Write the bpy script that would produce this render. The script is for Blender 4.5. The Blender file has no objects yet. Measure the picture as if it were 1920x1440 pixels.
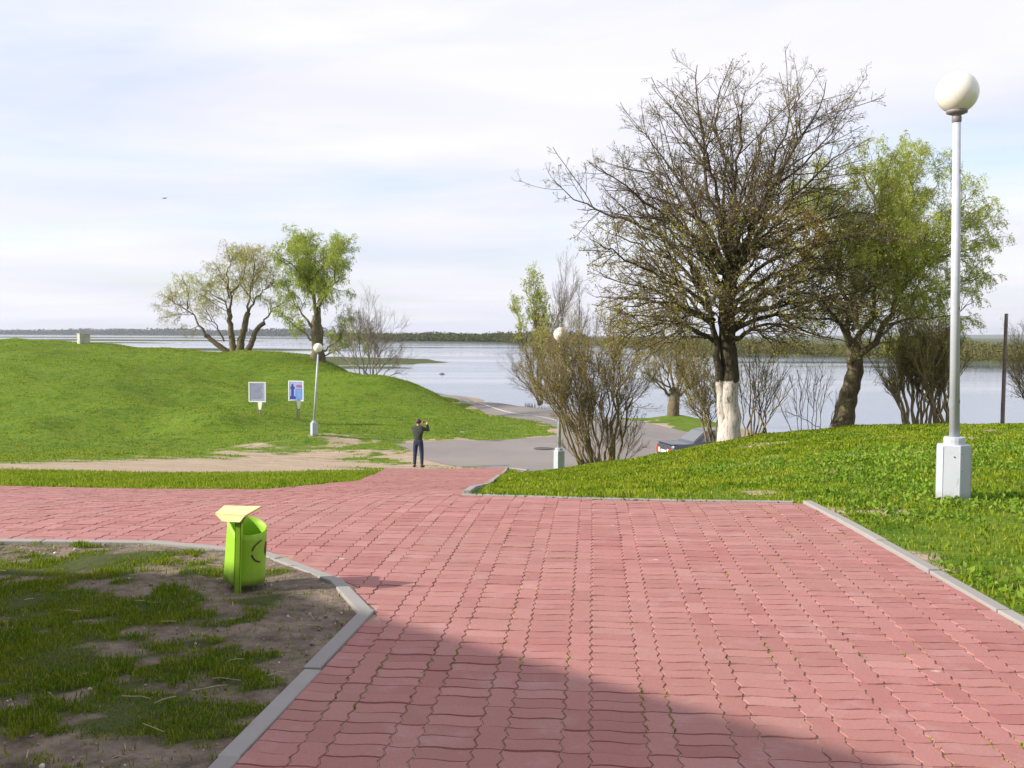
import bpy, bmesh, math, random
import numpy as np
from mathutils import Vector, Matrix, Euler

random.seed(7)
RNG = np.random.default_rng(11)
scene = bpy.context.scene
col = scene.collection

# ------------------------------------------------------------------ camera
F_PX = 1900.0                      # focal length in pixels of a 1920 px wide frame
CAM_H = 1.6
PITCH, ROLL = math.radians(2.77), math.radians(0.25)
cam_data = bpy.data.cameras.new('camera')
cam_data.sensor_width = 36.0
cam_data.lens = 36.0 * F_PX / 1920.0
cam_data.clip_start = 0.05
cam_data.clip_end = 30000.0
cam = bpy.data.objects.new('camera', cam_data)
CAM_R = Matrix.Rotation(math.pi / 2 - PITCH, 3, 'X') @ Matrix.Rotation(ROLL, 3, 'Z')
cam.matrix_world = Matrix.Translation((0, 0, CAM_H)) @ CAM_R.to_4x4()
col.objects.link(cam)
scene.camera = cam

# ------------------------------------------------------------------ sun and sky
SUN_EL = math.radians(28.0)
SUN_AZ = math.radians(259.0)       # clockwise from +Y: from the left, a little behind the camera
sun_vec = Vector((math.sin(SUN_AZ) * math.cos(SUN_EL), math.cos(SUN_AZ) * math.cos(SUN_EL), math.sin(SUN_EL)))
sun_data = bpy.data.lights.new('sun', 'SUN')
sun_data.energy = 4.8
sun_data.angle = math.radians(0.55)
sun_data.color = (1.0, 0.93, 0.82)
sun = bpy.data.objects.new('sun', sun_data)
sun.rotation_euler = sun_vec.to_track_quat('Z', 'Y').to_euler()
sun.location = (-60, -10, 40)
col.objects.link(sun)

world = bpy.data.worlds.new('World')
scene.world = world
world.use_nodes = True
wn = world.node_tree
wn.nodes.clear()
def W(t, **kw):
    n = wn.nodes.new(t)
    for k, v in kw.items():
        setattr(n, k, v)
    return n
w_out = W('ShaderNodeOutputWorld'); w_bg = W('ShaderNodeBackground')
w_bg.inputs['Strength'].default_value = 0.1
w_sky = W('ShaderNodeTexSky', sky_type='NISHITA', sun_disc=False)
w_sky.sun_elevation = SUN_EL; w_sky.sun_rotation = SUN_AZ
w_sky.air_density = 1.0; w_sky.dust_density = 1.2; w_sky.ozone_density = 2.0
w_tc = W('ShaderNodeTexCoord')
w_sep = W('ShaderNodeSeparateXYZ')
wn.links.new(w_tc.outputs['Generated'], w_sep.inputs[0])
def WM(op, a, b=None, c=None):
    n = W('ShaderNodeMath', operation=op)
    for i, v in enumerate((a, b, c)):
        if v is None: continue
        if isinstance(v, (int, float)): n.inputs[i].default_value = v
        else: wn.links.new(v, n.inputs[i])
    return n.outputs[0]
zc = WM('ADD', WM('ABSOLUTE', w_sep.outputs['Z']), 0.10)
cx = WM('DIVIDE', w_sep.outputs['X'], zc)
cy = WM('DIVIDE', w_sep.outputs['Y'], zc)
w_cmb = W('ShaderNodeCombineXYZ')
wn.links.new(cx, w_cmb.inputs['X']); wn.links.new(cy, w_cmb.inputs['Y'])
def WNoise(scale, detail, rough, loc, sc, dist=0.0):
    mp = W('ShaderNodeMapping')
    mp.inputs['Location'].default_value = loc
    mp.inputs['Scale'].default_value = sc
    mp.inputs['Rotation'].default_value = (0, 0, 0.25)
    wn.links.new(w_cmb.outputs[0], mp.inputs['Vector'])
    n = W('ShaderNodeTexNoise')
    n.inputs['Scale'].default_value = scale
    n.inputs['Detail'].default_value = detail
    n.inputs['Roughness'].default_value = rough
    n.inputs['Distortion'].default_value = dist
    wn.links.new(mp.outputs[0], n.inputs['Vector'])
    return n.outputs['Fac']
n_cover = WNoise(0.62, 6, 0.55, (3.1, 1.7, 0), (0.75, 1.15, 1), 0.5)
n_tone = WNoise(0.8, 5, 0.5, (-2.3, 5.2, 0), (0.7, 1.2, 1), 0.3)
def WRamp(fac, stops):
    r = W('ShaderNodeValToRGB')
    wn.links.new(fac, r.inputs[0])
    els = r.color_ramp.elements
    while len(els) < len(stops): els.new(0.5)
    for e, (p, c) in zip(els, stops):
        e.position = p; e.color = (*c, 1)
    return r.outputs[0]
cover = WRamp(n_cover, [(0.30, (0.42,) * 3), (0.44, (0.74,) * 3), (0.58, (0.98,) * 3)])
ccol = WRamp(n_tone, [(0.30, (0.84, 0.84, 0.985)), (0.50, (0.93, 0.92, 1.01)), (0.66, (1.0, 0.985, 1.02))])
w_sc = W('ShaderNodeVectorMath', operation='SCALE'); w_sc.inputs['Scale'].default_value = 6.9
wn.links.new(ccol, w_sc.inputs[0])
w_mix = W('ShaderNodeMix', data_type='RGBA')
wn.links.new(cover, w_mix.inputs[0])
w_ss = W('ShaderNodeVectorMath', operation='SCALE'); w_ss.inputs['Scale'].default_value = 1.4
wn.links.new(w_sky.outputs[0], w_ss.inputs[0]); wn.links.new(w_ss.outputs[0], w_mix.inputs[6])
wn.links.new(w_sc.outputs[0], w_mix.inputs[7])
wn.links.new(w_mix.outputs[2], w_bg.inputs['Color'])
wn.links.new(w_bg.outputs[0], w_out.inputs['Surface'])

# ------------------------------------------------------------------ exposure
vs = scene.view_settings
vs.view_transform = 'Standard'; vs.look = 'None'; vs.gamma = 1.0; vs.use_curve_mapping = False
vs.exposure = 0.6
scene.cycles.max_bounces = 5
scene.cycles.diffuse_bounces = 3
scene.cycles.volume_bounces = 0
scene.cycles.transparent_max_bounces = 8
scene.cycles.use_denoising = True

# ------------------------------------------------------------------ helpers
def px(x, y, d):
    """world point seen at photo pixel (x, y), d metres in front of the camera"""
    v = CAM_R @ Vector(((x - 960.0) / F_PX, (720.0 - y) / F_PX, -1.0))
    s = d / v.y
    return Vector((v.x * s, d, CAM_H + v.z * s))

def _hash(ix, iy, seed):
    h = (ix.astype(np.int64) * 374761393 + iy.astype(np.int64) * 668265263 + seed * 974711) & 0x7fffffff
    h = ((h ^ (h >> 13)) * 1274126177) & 0x7fffffff
    return ((h ^ (h >> 16)) & 0xffff) / 65535.0
def vnoise(x, y, seed=0):
    x = np.asarray(x, float); y = np.asarray(y, float)
    ix = np.floor(x); iy = np.floor(y); fx = x - ix; fy = y - iy
    fx = fx * fx * (3 - 2 * fx); fy = fy * fy * (3 - 2 * fy)
    a = _hash(ix, iy, seed); b = _hash(ix + 1, iy, seed); c = _hash(ix, iy + 1, seed); d = _hash(ix + 1, iy + 1, seed)
    return (a * (1 - fx) + b * fx) * (1 - fy) + (c * (1 - fx) + d * fx) * fy
def fbm(x, y, octv=4, seed=0):
    s = 0; a = 0.5; t = 0
    for o in range(octv):
        s = s + a * vnoise(x * 2 ** o + 17.3 * o, y * 2 ** o - 9.1 * o, seed + o); t += a; a *= 0.5
    return s / t
def sstep(a, b, x):
    t = np.clip((x - a) / (b - a), 0, 1)
    return t * t * (3 - 2 * t)
def in_poly(x, y, poly):
    x = np.asarray(x, float); y = np.asarray(y, float)
    r = np.zeros(x.shape, bool); n = len(poly)
    for i in range(n):
        x0, y0 = poly[i]; x1, y1 = poly[(i + 1) % n]
        if y0 == y1: continue
        c = (y0 > y) != (y1 > y)
        r ^= c & (x < (x1 - x0) * (y - y0) / (y1 - y0) + x0)
    return r
def poly_dist(x, y, poly, closed=True):
    x = np.asarray(x, float); y = np.asarray(y, float)
    best = np.full(x.shape, 1e9); n = len(poly)
    for i in range(n if closed else n - 1):
        x0, y0 = poly[i]; x1, y1 = poly[(i + 1) % n]
        dx, dy = x1 - x0, y1 - y0; l2 = dx * dx + dy * dy + 1e-12
        t = np.clip(((x - x0) * dx + (y - y0) * dy) / l2, 0, 1)
        best = np.minimum(best, np.hypot(x - x0 - t * dx, y - y0 - t * dy))
    return best

def tag(o, label=None, cat=None, group=None, kind=None):
    if label: o['label'] = label
    if cat: o['category'] = cat
    if group: o['group'] = group
    if kind: o['kind'] = kind
    return o
def empty(name, loc=(0, 0, 0), rz=0.0, label=None, cat=None, group=None, kind=None):
    o = bpy.data.objects.new(name, None)
    o.empty_display_size = 0.2
    col.objects.link(o)
    o.location = loc; o.rotation_euler = (0, 0, rz)
    return tag(o, label, cat, group, kind)
def link(name, me, mat=None, parent=None, smooth=False):
    o = bpy.data.objects.new(name, me)
    col.objects.link(o)
    if mat is not None and not me.materials:
        me.materials.append(mat)
    if parent is not None: o.parent = parent
    if smooth:
        me.polygons.foreach_set('use_smooth', np.ones(len(me.polygons), bool))
    return o
def np_mesh(name, verts, tris=None, quads=None):
    me = bpy.data.meshes.new(name)
    verts = np.asarray(verts, np.float32).reshape(-1, 3)
    tris = np.zeros((0, 3), np.int32) if tris is None else np.asarray(tris, np.int32).reshape(-1, 3)
    quads = np.zeros((0, 4), np.int32) if quads is None else np.asarray(quads, np.int32).reshape(-1, 4)
    me.vertices.add(len(verts)); me.vertices.foreach_set('co', verts.ravel())
    nl = tris.size + quads.size
    me.loops.add(nl); me.loops.foreach_set('vertex_index', np.concatenate([tris.ravel(), quads.ravel()]))
    npoly = len(tris) + len(quads)
    me.polygons.add(npoly)
    me.polygons.foreach_set('loop_start', np.concatenate([np.arange(len(tris)) * 3, tris.size + np.arange(len(quads)) * 4]).astype(np.int32))
    me.update(calc_edges=True)
    me.validate()
    return me
def bm_mesh(name, bm):
    me = bpy.data.meshes.new(name)
    bm.normal_update(); bm.to_mesh(me); bm.free()
    return me
def add_box(bm, c, s, rot=None, bevel=0.0):
    m = Matrix.Translation(c) @ (rot.to_4x4() if rot is not None else Matrix.Identity(4)) @ Matrix.Diagonal((*s, 1))
    r = bmesh.ops.create_cube(bm, size=1.0, matrix=m)
    if bevel:
        es = list({e for v in r['verts'] for e in v.link_edges})
        bmesh.ops.bevel(bm, geom=es, offset=bevel, segments=2, affect='EDGES', profile=0.6)
    return r['verts']
def add_cone(bm, c0, c1, r0, r1, seg=12, caps=True, twist=0.0):
    c0 = Vector(c0); c1 = Vector(c1); d = c1 - c0
    q = d.to_track_quat('Z', 'Y').to_matrix().to_4x4()
    m = Matrix.Translation((c0 + c1) / 2) @ q @ Matrix.Rotation(twist, 4, 'Z')
    bmesh.ops.create_cone(bm, cap_ends=caps, segments=seg, radius1=r0, radius2=max(r1, 1e-4), depth=d.length, matrix=m)
def add_lathe(bm, prof, seg=24, c=(0, 0, 0)):
    rings = []
    for r, z in prof:
        rings.append([bm.verts.new((c[0] + r * math.cos(2 * math.pi * k / seg), c[1] + r * math.sin(2 * math.pi * k / seg), c[2] + z)) for k in range(seg)])
    for a, b in zip(rings, rings[1:]):
        for k in range(seg):
            bm.faces.new((a[k], a[(k + 1) % seg], b[(k + 1) % seg], b[k]))
    return rings

# ------------------------------------------------------------------ materials
class NT:
    def __init__(s, name):
        s.m = bpy.data.materials.new(name); s.m.use_nodes = True
        s.t = s.m.node_tree; s.t.nodes.clear()
        s.out = s.n('ShaderNodeOutputMaterial')
    def n(s, t, **kw):
        x = s.t.nodes.new(t)
        for k, v in kw.items(): setattr(x, k, v)
        return x
    def l(s, a, b): s.t.links.new(a, b)
    def set(s, sock, v):
        if isinstance(v, bpy.types.NodeSocket): s.l(v, sock)
        elif isinstance(v, tuple) and len(v) == 3 and sock.type == 'RGBA': sock.default_value = (*v, 1)
        else: sock.default_value = v
    def math(s, op, a, b=0.0, c=0.0, clamp=False):
        n = s.n('ShaderNodeMath', operation=op); n.use_clamp = clamp
        for i, v in enumerate((a, b, c)): s.set(n.inputs[i], v)
        return n.outputs[0]
    def mix(s, f, a, b, mode='MIX'):
        n = s.n('ShaderNodeMix', data_type='RGBA', blend_type=mode)
        s.set(n.inputs[0], f); s.set(n.inputs[6], a); s.set(n.inputs[7], b)
        return n.outputs[2]
    def ramp(s, f, stops):
        n = s.n('ShaderNodeValToRGB'); s.l(f, n.inputs[0])
        e = n.color_ramp.elements
        while len(e) < len(stops): e.new(0.5)
        for el, (p, c) in zip(e, stops):
            el.position = p; el.color = (*c, 1) if isinstance(c, tuple) else (c, c, c, 1)
        return n.outputs[0]
    def pos(s): return s.n('ShaderNodeNewGeometry').outputs['Position']
    def obj(s): return s.n('ShaderNodeTexCoord').outputs['Object']
    def noise(s, vec, scale, detail=4, rough=0.55, sc=None, dist=0.0, out='Fac'):
        if sc is not None:
            mp = s.n('ShaderNodeMapping'); mp.inputs['Scale'].default_value = sc
            s.l(vec, mp.inputs['Vector']); vec = mp.outputs[0]
        n = s.n('ShaderNodeTexNoise'); s.l(vec, n.inputs['Vector'])
        n.inputs['Scale'].default_value = scale; n.inputs['Detail'].default_value = detail
        n.inputs['Roughness'].default_value = rough; n.inputs['Distortion'].default_value = dist
        return n.outputs[out]
    def bump(s, h, strength=0.3, dist=0.02):
        n = s.n('ShaderNodeBump'); n.inputs['Strength'].default_value = strength
        n.inputs['Distance'].default_value = dist; s.l(h, n.inputs['Height'])
        return n.outputs[0]
    def pbr(s, base, rough=0.6, normal=None, spec=0.5, **kw):
        n = s.n('ShaderNodeBsdfPrincipled')
        s.set(n.inputs['Base Color'], base); s.set(n.inputs['Roughness'], rough)
        n.inputs['Specular IOR Level'].default_value = spec
        if normal is not None: s.l(normal, n.inputs['Normal'])
        for k, v in kw.items(): s.set(n.inputs[k], v)
        s.l(n.outputs[0], s.out.inputs['Surface'])
        return n
    def rand(s):
        """a random value for each piece: by object and by mesh island"""
        a = s.n('ShaderNodeObjectInfo').outputs['Random']
        b = s.n('ShaderNodeNewGeometry').outputs['Random Per Island']
        return s.math('FRACT', s.math('ADD', a, b))
def simple(name, c, rough=0.6, var=0.15, scale=12.0, bump=0.0, spec=0.5, metallic=0.0, local=True):
    t = NT(name)
    v = t.obj() if local else t.pos()
    f = t.noise(v, scale, 5, 0.6)
    lo = tuple(x * (1 - var) for x in c); hi = tuple(min(1, x * (1 + var)) for x in c)
    b = t.mix(t.ramp(f, [(0.3, 0.0), (0.7, 1.0)]), lo, hi)
    nrm = t.bump(t.noise(v, scale * 6, 4), bump, 0.01) if bump else None
    t.pbr(b, rough, nrm, spec, Metallic=metallic)
    return t.m
# ------------------------------------------------------------------ lie of the land
WATER_Z = -4.3
CTRL = []                                   # (x, y, z)
for yy in (-12, -6, 0, 3, 6, 8.3):
    for xx in (-14, -8, -4, 0, 4, 9, 14):
        CTRL.append((xx, yy, 0.0))
def cp(x, y, d):
    CTRL.append(tuple(px(x, y, d)))
for a in [
    # left branch of the paving and the path that falls away to the car park
    (110, 966, 9.0), (242, 944, 10.5), (0, 912, 15), (500, 918, 14), (620, 905, 17), (868, 928, 10.5), (900, 910, 16.5), (880, 905, 18.5), (880, 899.5, 21.5), (860, 893, 25), (860, 886.5, 29),
    (950, 880, 33), (715, 880, 33), (670, 892, 24), (783, 876, 35.5), (300, 888, 24), (0, 882, 26), (0, 862, 33), (480, 887, 25),
    (250, 858, 36), (420, 846, 40), (560, 838, 42.0),
    # car park and the road along the bank
    (900, 858, 39.5), (745, 832, 43.5), (900, 827, 45), (1040, 818, 47), (1040, 850, 40.5), (1080, 836, 43), (1045, 801, 52), (1200, 846, 42), (1200, 812, 52),
    (1262, 777, 64.5), (1235, 784, 64), (1300, 792, 61), (1150, 789, 63), (1060, 772, 71), (1000, 764, 75), (950, 757, 80), (850, 743, 90), (822, 742, 90), (1300, 803, 58),
    (1270, 856, 40.5), (1380, 850, 42),
    # mound on the left
    (0, 840, 40), (0, 790, 48), (0, 740, 56), (0, 690, 64), (0, 655, 72), (0, 637, 82), (-300, 640, 82), (-300, 760, 52), (-300, 860, 34),
    (200, 835, 41), (200, 790, 48), (200, 745, 55), (200, 700, 63), (200, 662, 72), (200, 647, 80),
    (450, 829, 42.5), (450, 790, 48), (450, 742, 56), (450, 700, 64), (450, 663, 76),
    (600, 826, 43.6), (600, 780, 51), (600, 730, 60), (600, 692, 68), (600, 674, 74),
    (750, 822, 45), (750, 782, 52), (750, 742, 59), (750, 712, 64),
    (830, 819, 46), (830, 782, 53), (830, 752, 58), (870, 769, 57), (930, 817, 47), (930, 794, 52), (930, 780, 55), (1000, 800, 51),
    # lawn on the right with its crest
    (1793, 936, 10.1), (1520, 940, 9.8), (1200, 936, 10.2), (1800, 803, 20), (1920, 799, 20), (2150, 800, 20), (1500, 812, 22), (1365, 827, 23),
    (1600, 807, 24), (1740, 798, 23), (1170, 863, 26), (1240, 856, 25), (1300, 843, 24), (1050, 882, 28), (1250, 880, 18), (1600, 860, 15), (1900, 850, 15), (1050, 905, 17), (1350, 900, 13.5),
    (960, 884, 31.5), (1120, 868, 27), (1000, 888, 26),
]: cp(*a)
for xyz in [
    # back of the mound, banks and river bed
    (-40, 100, -0.5), (-40, 125, -4.5), (-60, 110, -1.5), (-60, 140, -5), (-20, 92, -2.0), (-22, 108, -4.6), (-14, 86, -2.6), (-16, 104, -4.5), (-9.5, 74, -2.6), (-10.5, 84, -3.5),
    (2.4, 58, -3.5), (0.5, 64, -3.65), (-1.7, 73, -3.73), (-4.4, 83, -3.77), (-7.2, 95, -3.85), (-4.5, 68, -3.7), (-1, 62, -3.65), (-6.5, 74, -3.7), (-3.5, 99, -4.95), (-12, 112, -6), (0, 86, -4.8), (4, 78, -4.9), (9.5, 71.5, -4.9), (12, 68, -5), (18, 62, -5),
    (0, 110, -6.5), (25, 100, -6.5), (40, 100, -6.5), (-30, 130, -6.5), (10, 130, -6.5), (40, 130, -6.5), (-60, 160, -6.5), (0, 160, -6.5), (45, 160, -6.5),
    (9, 30, -2.3), (14, 30, -2.3), (10, 36, -3.4), (14, 40, -3.8), (17, 45, -4.4), (20, 54, -4.9), (24, 44, -4.9), (24, 34, -3.4), (30, 40, -4.9), (30, 28, -1.8), (40, 30, -3.2), (40, 44, -5.2),
    (-45, 60, -1.2), (-45, 45, -2.4), (-45, 30, -2.4), (-30, 10, -0.2), (-30, 18, -1.2), (-60, 20, -0.8), (30, 10, 0.0), (30, 20, -0.4), (45, 15, -0.2), (45, 0, 0), (-60, 0, 0), (-30, -10, 0), (45, -12, 0),
]: CTRL.append(xyz)
_C = np.array(CTRL, float)
_S = 40.0                                    # length scale that keeps the system well conditioned
def _phi(r2): return 0.5 * r2 * np.log(r2 + 1e-9)
def _solve():
    p = _C[:, :2] / _S
    r2 = ((p[:, None, :] - p[None, :, :]) ** 2).sum(-1)
    n = len(p)
    K = _phi(r2) + np.eye(n) * 2e-5
    Q = np.hstack([np.ones((n, 1)), p])
    A = np.block([[K, Q], [Q.T, np.zeros((3, 3))]])
    return np.linalg.solve(A, np.concatenate([_C[:, 2], np.zeros(3)]))
_Wt = _solve()
def exact_z(x, y):
    x = np.asarray(x, float); y = np.asarray(y, float); shp = x.shape
    q = np.stack([np.clip(x, -60, 45).ravel(), np.clip(y, -12, 160).ravel()], 1) / _S
    out = np.zeros(len(q)); n = len(_C); p = _C[:, :2] / _S
    for i in range(0, len(q), 20000):
        s = q[i:i + 20000]
        r2 = ((s[:, None, :] - p[None]) ** 2).sum(-1)
        out[i:i + 20000] = _phi(r2) @ _Wt[:n] + _Wt[n] + s @ _Wt[n + 1:]
    return out.reshape(shp)

_LX = np.arange(-60, 45.01, 0.3); _LY = np.arange(-12, 160.01, 0.3)
_LZ = exact_z(*np.meshgrid(_LX, _LY))                  # baked once, then looked up
def base_z(x, y):
    fx = np.clip((np.asarray(x, float) + 60) / 0.3, 0, len(_LX) - 1.001); fy = np.clip((np.asarray(y, float) + 12) / 0.3, 0, len(_LY) - 1.001)
    ix = fx.astype(int); iy = fy.astype(int); fx = fx - ix; fy = fy - iy
    return (_LZ[iy, ix] * (1 - fx) + _LZ[iy, ix + 1] * fx) * (1 - fy) + (_LZ[iy + 1, ix] * (1 - fx) + _LZ[iy + 1, ix + 1] * fx) * fy
def at(x, d): return ((x - 960.0) / F_PX * d, d)
PAVING = [(-1.55, -1.0), (-1.02, 3.74), (-0.79, 5.77), (-1.10, 6.51), (-1.77, 7.33), (-2.76, 7.70), (-4.4, 7.76), (-16, 7.9),
          (-16, 17.2), (-8.6, 15.6), (-5.2, 14.4), (-3.5, 14.2), (-3.05, 16.2), (-3.1, 19.5), (-3.55, 26), (-4.3, 34.2),
          (-0.2, 34.2), (-0.42, 16.0), (-0.51, 10.5), (2.8, 9.66), (2.86, -1.0)]
ROAD = [(-0.45, 33.9), at(850, 36.3), at(795, 39.2), at(742, 43.6), at(850, 44.8), at(950, 45.6), at(1040, 47.0), at(1049, 49.5), at(1046, 51.5),
        at(1030, 54), at(1000, 58), at(935, 67), at(865, 79), at(815, 91), at(790, 100), at(815, 101), at(850, 92.5), at(950, 81.5), at(1060, 71.2), at(1190, 63), at(1260, 57.5), at(1320, 53.5), at(1400, 49),
        (14.5, 46), (15.5, 40), (12, 35), (7.5, 32.5), (4.2, 31.5), (1.6, 30.6), (0.3, 31.6), (-0.1, 33.9)]
SAND = [(-20, 27.4), (-13, 26.6), (-8.5, 24.8), (-6.4, 25.2), (-5.4, 28), (-4.2, 33.4), (-0.45, 34.0), at(850, 36.3), at(795, 39.2), at(742, 43.8),
        (-8.9, 41.2), (-11.4, 37.8), (-13.8, 34.0), (-16.5, 30.6), (-22, 30)]

def shore_dist(u):
    return np.interp(u, [-1.2, -0.6, -0.30, -0.185, -0.165, -0.10, 0.0, 0.1, 0.23, 0.5, 1.2], [3600, 3300, 2900, 2500, 980, 800, 740, 500, 311, 216, 190])
def islands(x, y):
    z = np.full(np.shape(x), -99.0)
    for cx_, cy_, rx, ry, h in [(-46, 218, 30, 24, 0.75), (-30, 178, 13, 4, 0.3), (-128, 372, 70, 16, 0.55), (-330, 830, 120, 60, 0.8), (-270, 620, 60, 22, 0.5), (-560, 1300, 380, 60, 0.9)]:
        q = ((x - cx_) / rx) ** 2 + ((y - cy_) / ry) ** 2 + 0.5 * (vnoise(x / rx * 6, y / ry * 3, 5) - 0.5)
        z = np.maximum(z, WATER_Z - 0.6 + (h + 0.6) * np.sqrt(np.clip(1.35 - q, 0, 1)))
    return z
def ground_z(x, y):
    x = np.asarray(x, float); y = np.asarray(y, float)
    z = base_z(x, y)
    # hummocks on the grass, none on the paving
    hill = sstep(36, 46, y) * sstep(-1.0, -6.0, x - 0.02 * y) * sstep(120, 95, y)
    z = z + hill * ((1.7 * sstep(72, 62, y) * sstep(-9, -15, x) + 0.25) * (fbm(x / 8.0, y / 7.0, 2, 3) - 0.5) + 0.50 * (fbm(x / 2.8, y / 2.4, 2, 8) - 0.5))
    bank = sstep(3.2, 5.5, x) * sstep(10.5, 14, y) * sstep(40, 30, y)
    z = z + bank * 0.16 * (fbm(x / 2.0, y / 2.0, 3, 21) - 0.5)
    far = sstep(150, 190, y)
    z = z * (1 - far) + -6.5 * far
    u = x / np.maximum(y, 1.0)
    D = shore_dist(u) * (1 + 0.10 * (fbm(u * 22, y * 0 + 1.0, 3, 31) - 0.5))
    z = np.where(y > 150, np.maximum(z, -6.5 + 2.75 * sstep(0.985, 1.02, y / D)), z)
    z = np.where((y > 150), np.maximum(z, islands(x, y)), z)
    # low rise far behind on the right and in the middle
    hz = 120 * np.exp(-((u - 0.62) / 0.30) ** 2) * sstep(5200, 7000, y) + 30 * np.exp(-((u + 0.035) / 0.03) ** 2) * sstep(3500, 4300, y)
    return z + np.where(y > 2000, hz * 0.24, 0)
def gz(x, y): return float(ground_z(np.array([x]), np.array([y]))[0])

def bareness(x, y):
    """1 = bare soil, 0 = closed turf"""
    near = in_poly(x, y, [(-16, -4), (-1.6, -4), (-1.02, 3.74), (-0.79, 5.77), (-1.10, 6.51), (-1.77, 7.33), (-2.76, 7.70), (-16, 7.9)]) | ((x < -1) & (y < 0))
    n = 0.35 * fbm(x * 1.9, y * 2.4, 3, 40) + 0.65 * fbm(x * 5.6, y * 7.0, 4, 47)
    edge = poly_dist(x, y, PAVING)
    b_near = sstep(0.40, 0.54, n + 0.16 * np.exp(-(edge / 0.22) ** 2) + 0.16 * np.exp(-((x + 1.15) ** 2 + (y - 5.7) ** 2) / 0.5) - 0.05)
    ins = in_poly(x, y, SAND)
    ds = poly_dist(x, y, SAND) * np.where(ins, 1, -1)
    upper = sstep(31, 40, y)
    ns = fbm(x * 0.55, y * 1.3, 4, 60)
    b_sand = sstep(-0.9, 1.3, ds * (0.5 - 0.36 * upper) + (ns - 0.5) * (1.3 + 2.2 * upper) + (fbm(x * 2.2, y * 4.5, 3, 64) - 0.5) * (0.5 + 1.4 * upper) - 0.05 * upper) * (ds > -2.5)
    dr = poly_dist(x, y, ROAD)
    b_road = 0.9 * sstep(0.72, 0.84, fbm(x * 0.9, y * 0.9, 3, 77) + 0.35 * np.exp(-dr / 0.7)) * (dr < 3)
    b_lawn = 0.75 * sstep(0.64, 0.74, fbm(x * 1.1, y * 1.1, 4, 90)) * ((x > 2.5) & (y > 3) & (y < 26))
    b_shore = sstep(WATER_Z + 0.55, WATER_Z + 0.2, base_z(x, y)) * (y > 30) * (y < 150)
    return np.clip(np.where(near, b_near, np.maximum.reduce([b_sand, b_road, b_lawn, b_shore])), 0, 1)

# ------------------------------------------------------------------ ground sheet
def spaced(segs):
    out = []
    for a, b, s in segs:
        out += list(np.arange(a, b, s))
    return out
gx = spaced([(-60, -22, 0.8), (-22, -6, 0.4), (-6, 6, 0.12), (6, 14, 0.3), (14, 46, 0.7)])
gy = spaced([(-14, 2, 0.8), (2, 11.5, 0.12), (11.5, 20, 0.22), (20, 60, 0.4), (60, 112, 0.7), (112, 170, 2.0)])
v = 46.0; s = 1.2
while v < 12000: gx.append(v); v += s; s *= 1.13
v = -60.0; s = 1.2; neg = []
while v > -12000: v -= s; s *= 1.13; neg.append(v)
gx = np.array(sorted(neg) + gx)
v = 170.0; s = 2.5
while v < 16000: gy.append(v); v += s; s *= 1.045
v = -14.0; s = 2.0; neg = []
while v > -6000: v -= s; s *= 1.5; neg.append(v)
gy = np.array(sorted(neg) + gy)
GX, GY = np.meshgrid(gx, gy)
GZ = ground_z(GX, GY)
_ins = in_poly(GX, GY, PAVING); _d = poly_dist(GX, GY, PAVING)
GZ = GZ - np.where(_ins & (GY > -1), 0.10 * sstep(0.0, 0.10, _d), 0)
_ins = in_poly(GX, GY, ROAD); _d = poly_dist(GX, GY, ROAD)
GZ = GZ - np.where(_ins, 0.10 * sstep(0.0, 0.4, _d), 0)
near_soil = in_poly(GX, GY, [(-16, -4), (-1.6, -4), (-1.02, 3.74), (-0.79, 5.77), (-1.10, 6.51), (-1.77, 7.33), (-2.76, 7.70), (-16, 7.9)])
BARE = bareness(GX, GY)
GZ = GZ + np.where(near_soil, 0.05 * (fbm(GX * 3, GY * 3, 3, 12) - 0.5) - 0.012 * BARE - 0.02 * sstep(0.12, 0.0, _d), 0)
nyv, nxv = GX.shape
idx = np.arange(nyv * nxv).reshape(nyv, nxv)
quads = np.stack([idx[:-1, :-1], idx[:-1, 1:], idx[1:, 1:], idx[1:, :-1]], -1).reshape(-1, 4)
me = np_mesh('ground', np.stack([GX, GY, GZ], -1), quads=quads)
a_b = me.attributes.new('bare', 'FLOAT', 'POINT'); a_b.data.foreach_set('value', BARE.ravel().astype(np.float32))
sandy = np.where(near_soil, 0.0, 1.0)
a_s = me.attributes.new('sandy', 'FLOAT', 'POINT'); a_s.data.foreach_set('value', sandy.ravel().astype(np.float32))
fu = GX / np.maximum(GY, 1)
farv = np.where(GY > 140, 1.0, 0.0)
a_f = me.attributes.new('meadow', 'FLOAT', 'POINT'); a_f.data.foreach_set('value', farv.ravel().astype(np.float32))

t = NT('turf_and_soil')
p = t.pos()
def attr(t, name):
    n = t.n('ShaderNodeAttribute'); n.attribute_name = name; return n.outputs['Fac']
g1 = t.noise(p, 0.30, 5, 0.65); g2 = t.noise(p, 1.7, 5, 0.65, sc=(1, 1.6, 1)); g3 = t.noise(p, 14.0, 4, 0.7)
green = t.mix(t.ramp(g1, [(0.32, 0.0), (0.68, 1.0)]), (0.066, 0.135, 0.008), (0.118, 0.195, 0.012))
green = t.mix(t.math('MULTIPLY', t.ramp(g2, [(0.42, 0.0), (0.66, 1.0)]), 0.75), green, (0.165, 0.205, 0.020))
green = t.mix(t.math('MULTIPLY', t.ramp(g2, [(0.28, 1.0), (0.45, 0.0)]), 0.85), green, (0.028, 0.075, 0.007))
green = t.mix(t.math('MULTIPLY', t.ramp(g3, [(0.42, 0.0), (0.70, 1.0)]), 0.45), green, (0.035, 0.08, 0.008))
dry = t.ramp(t.noise(p, 0.5, 4, 0.6, sc=(1, 1.8, 1)), [(0.60, 0.0), (0.75, 1.0)])
green = t.mix(t.math('MULTIPLY', dry, 0.35), green, (0.22, 0.19, 0.06))
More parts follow.
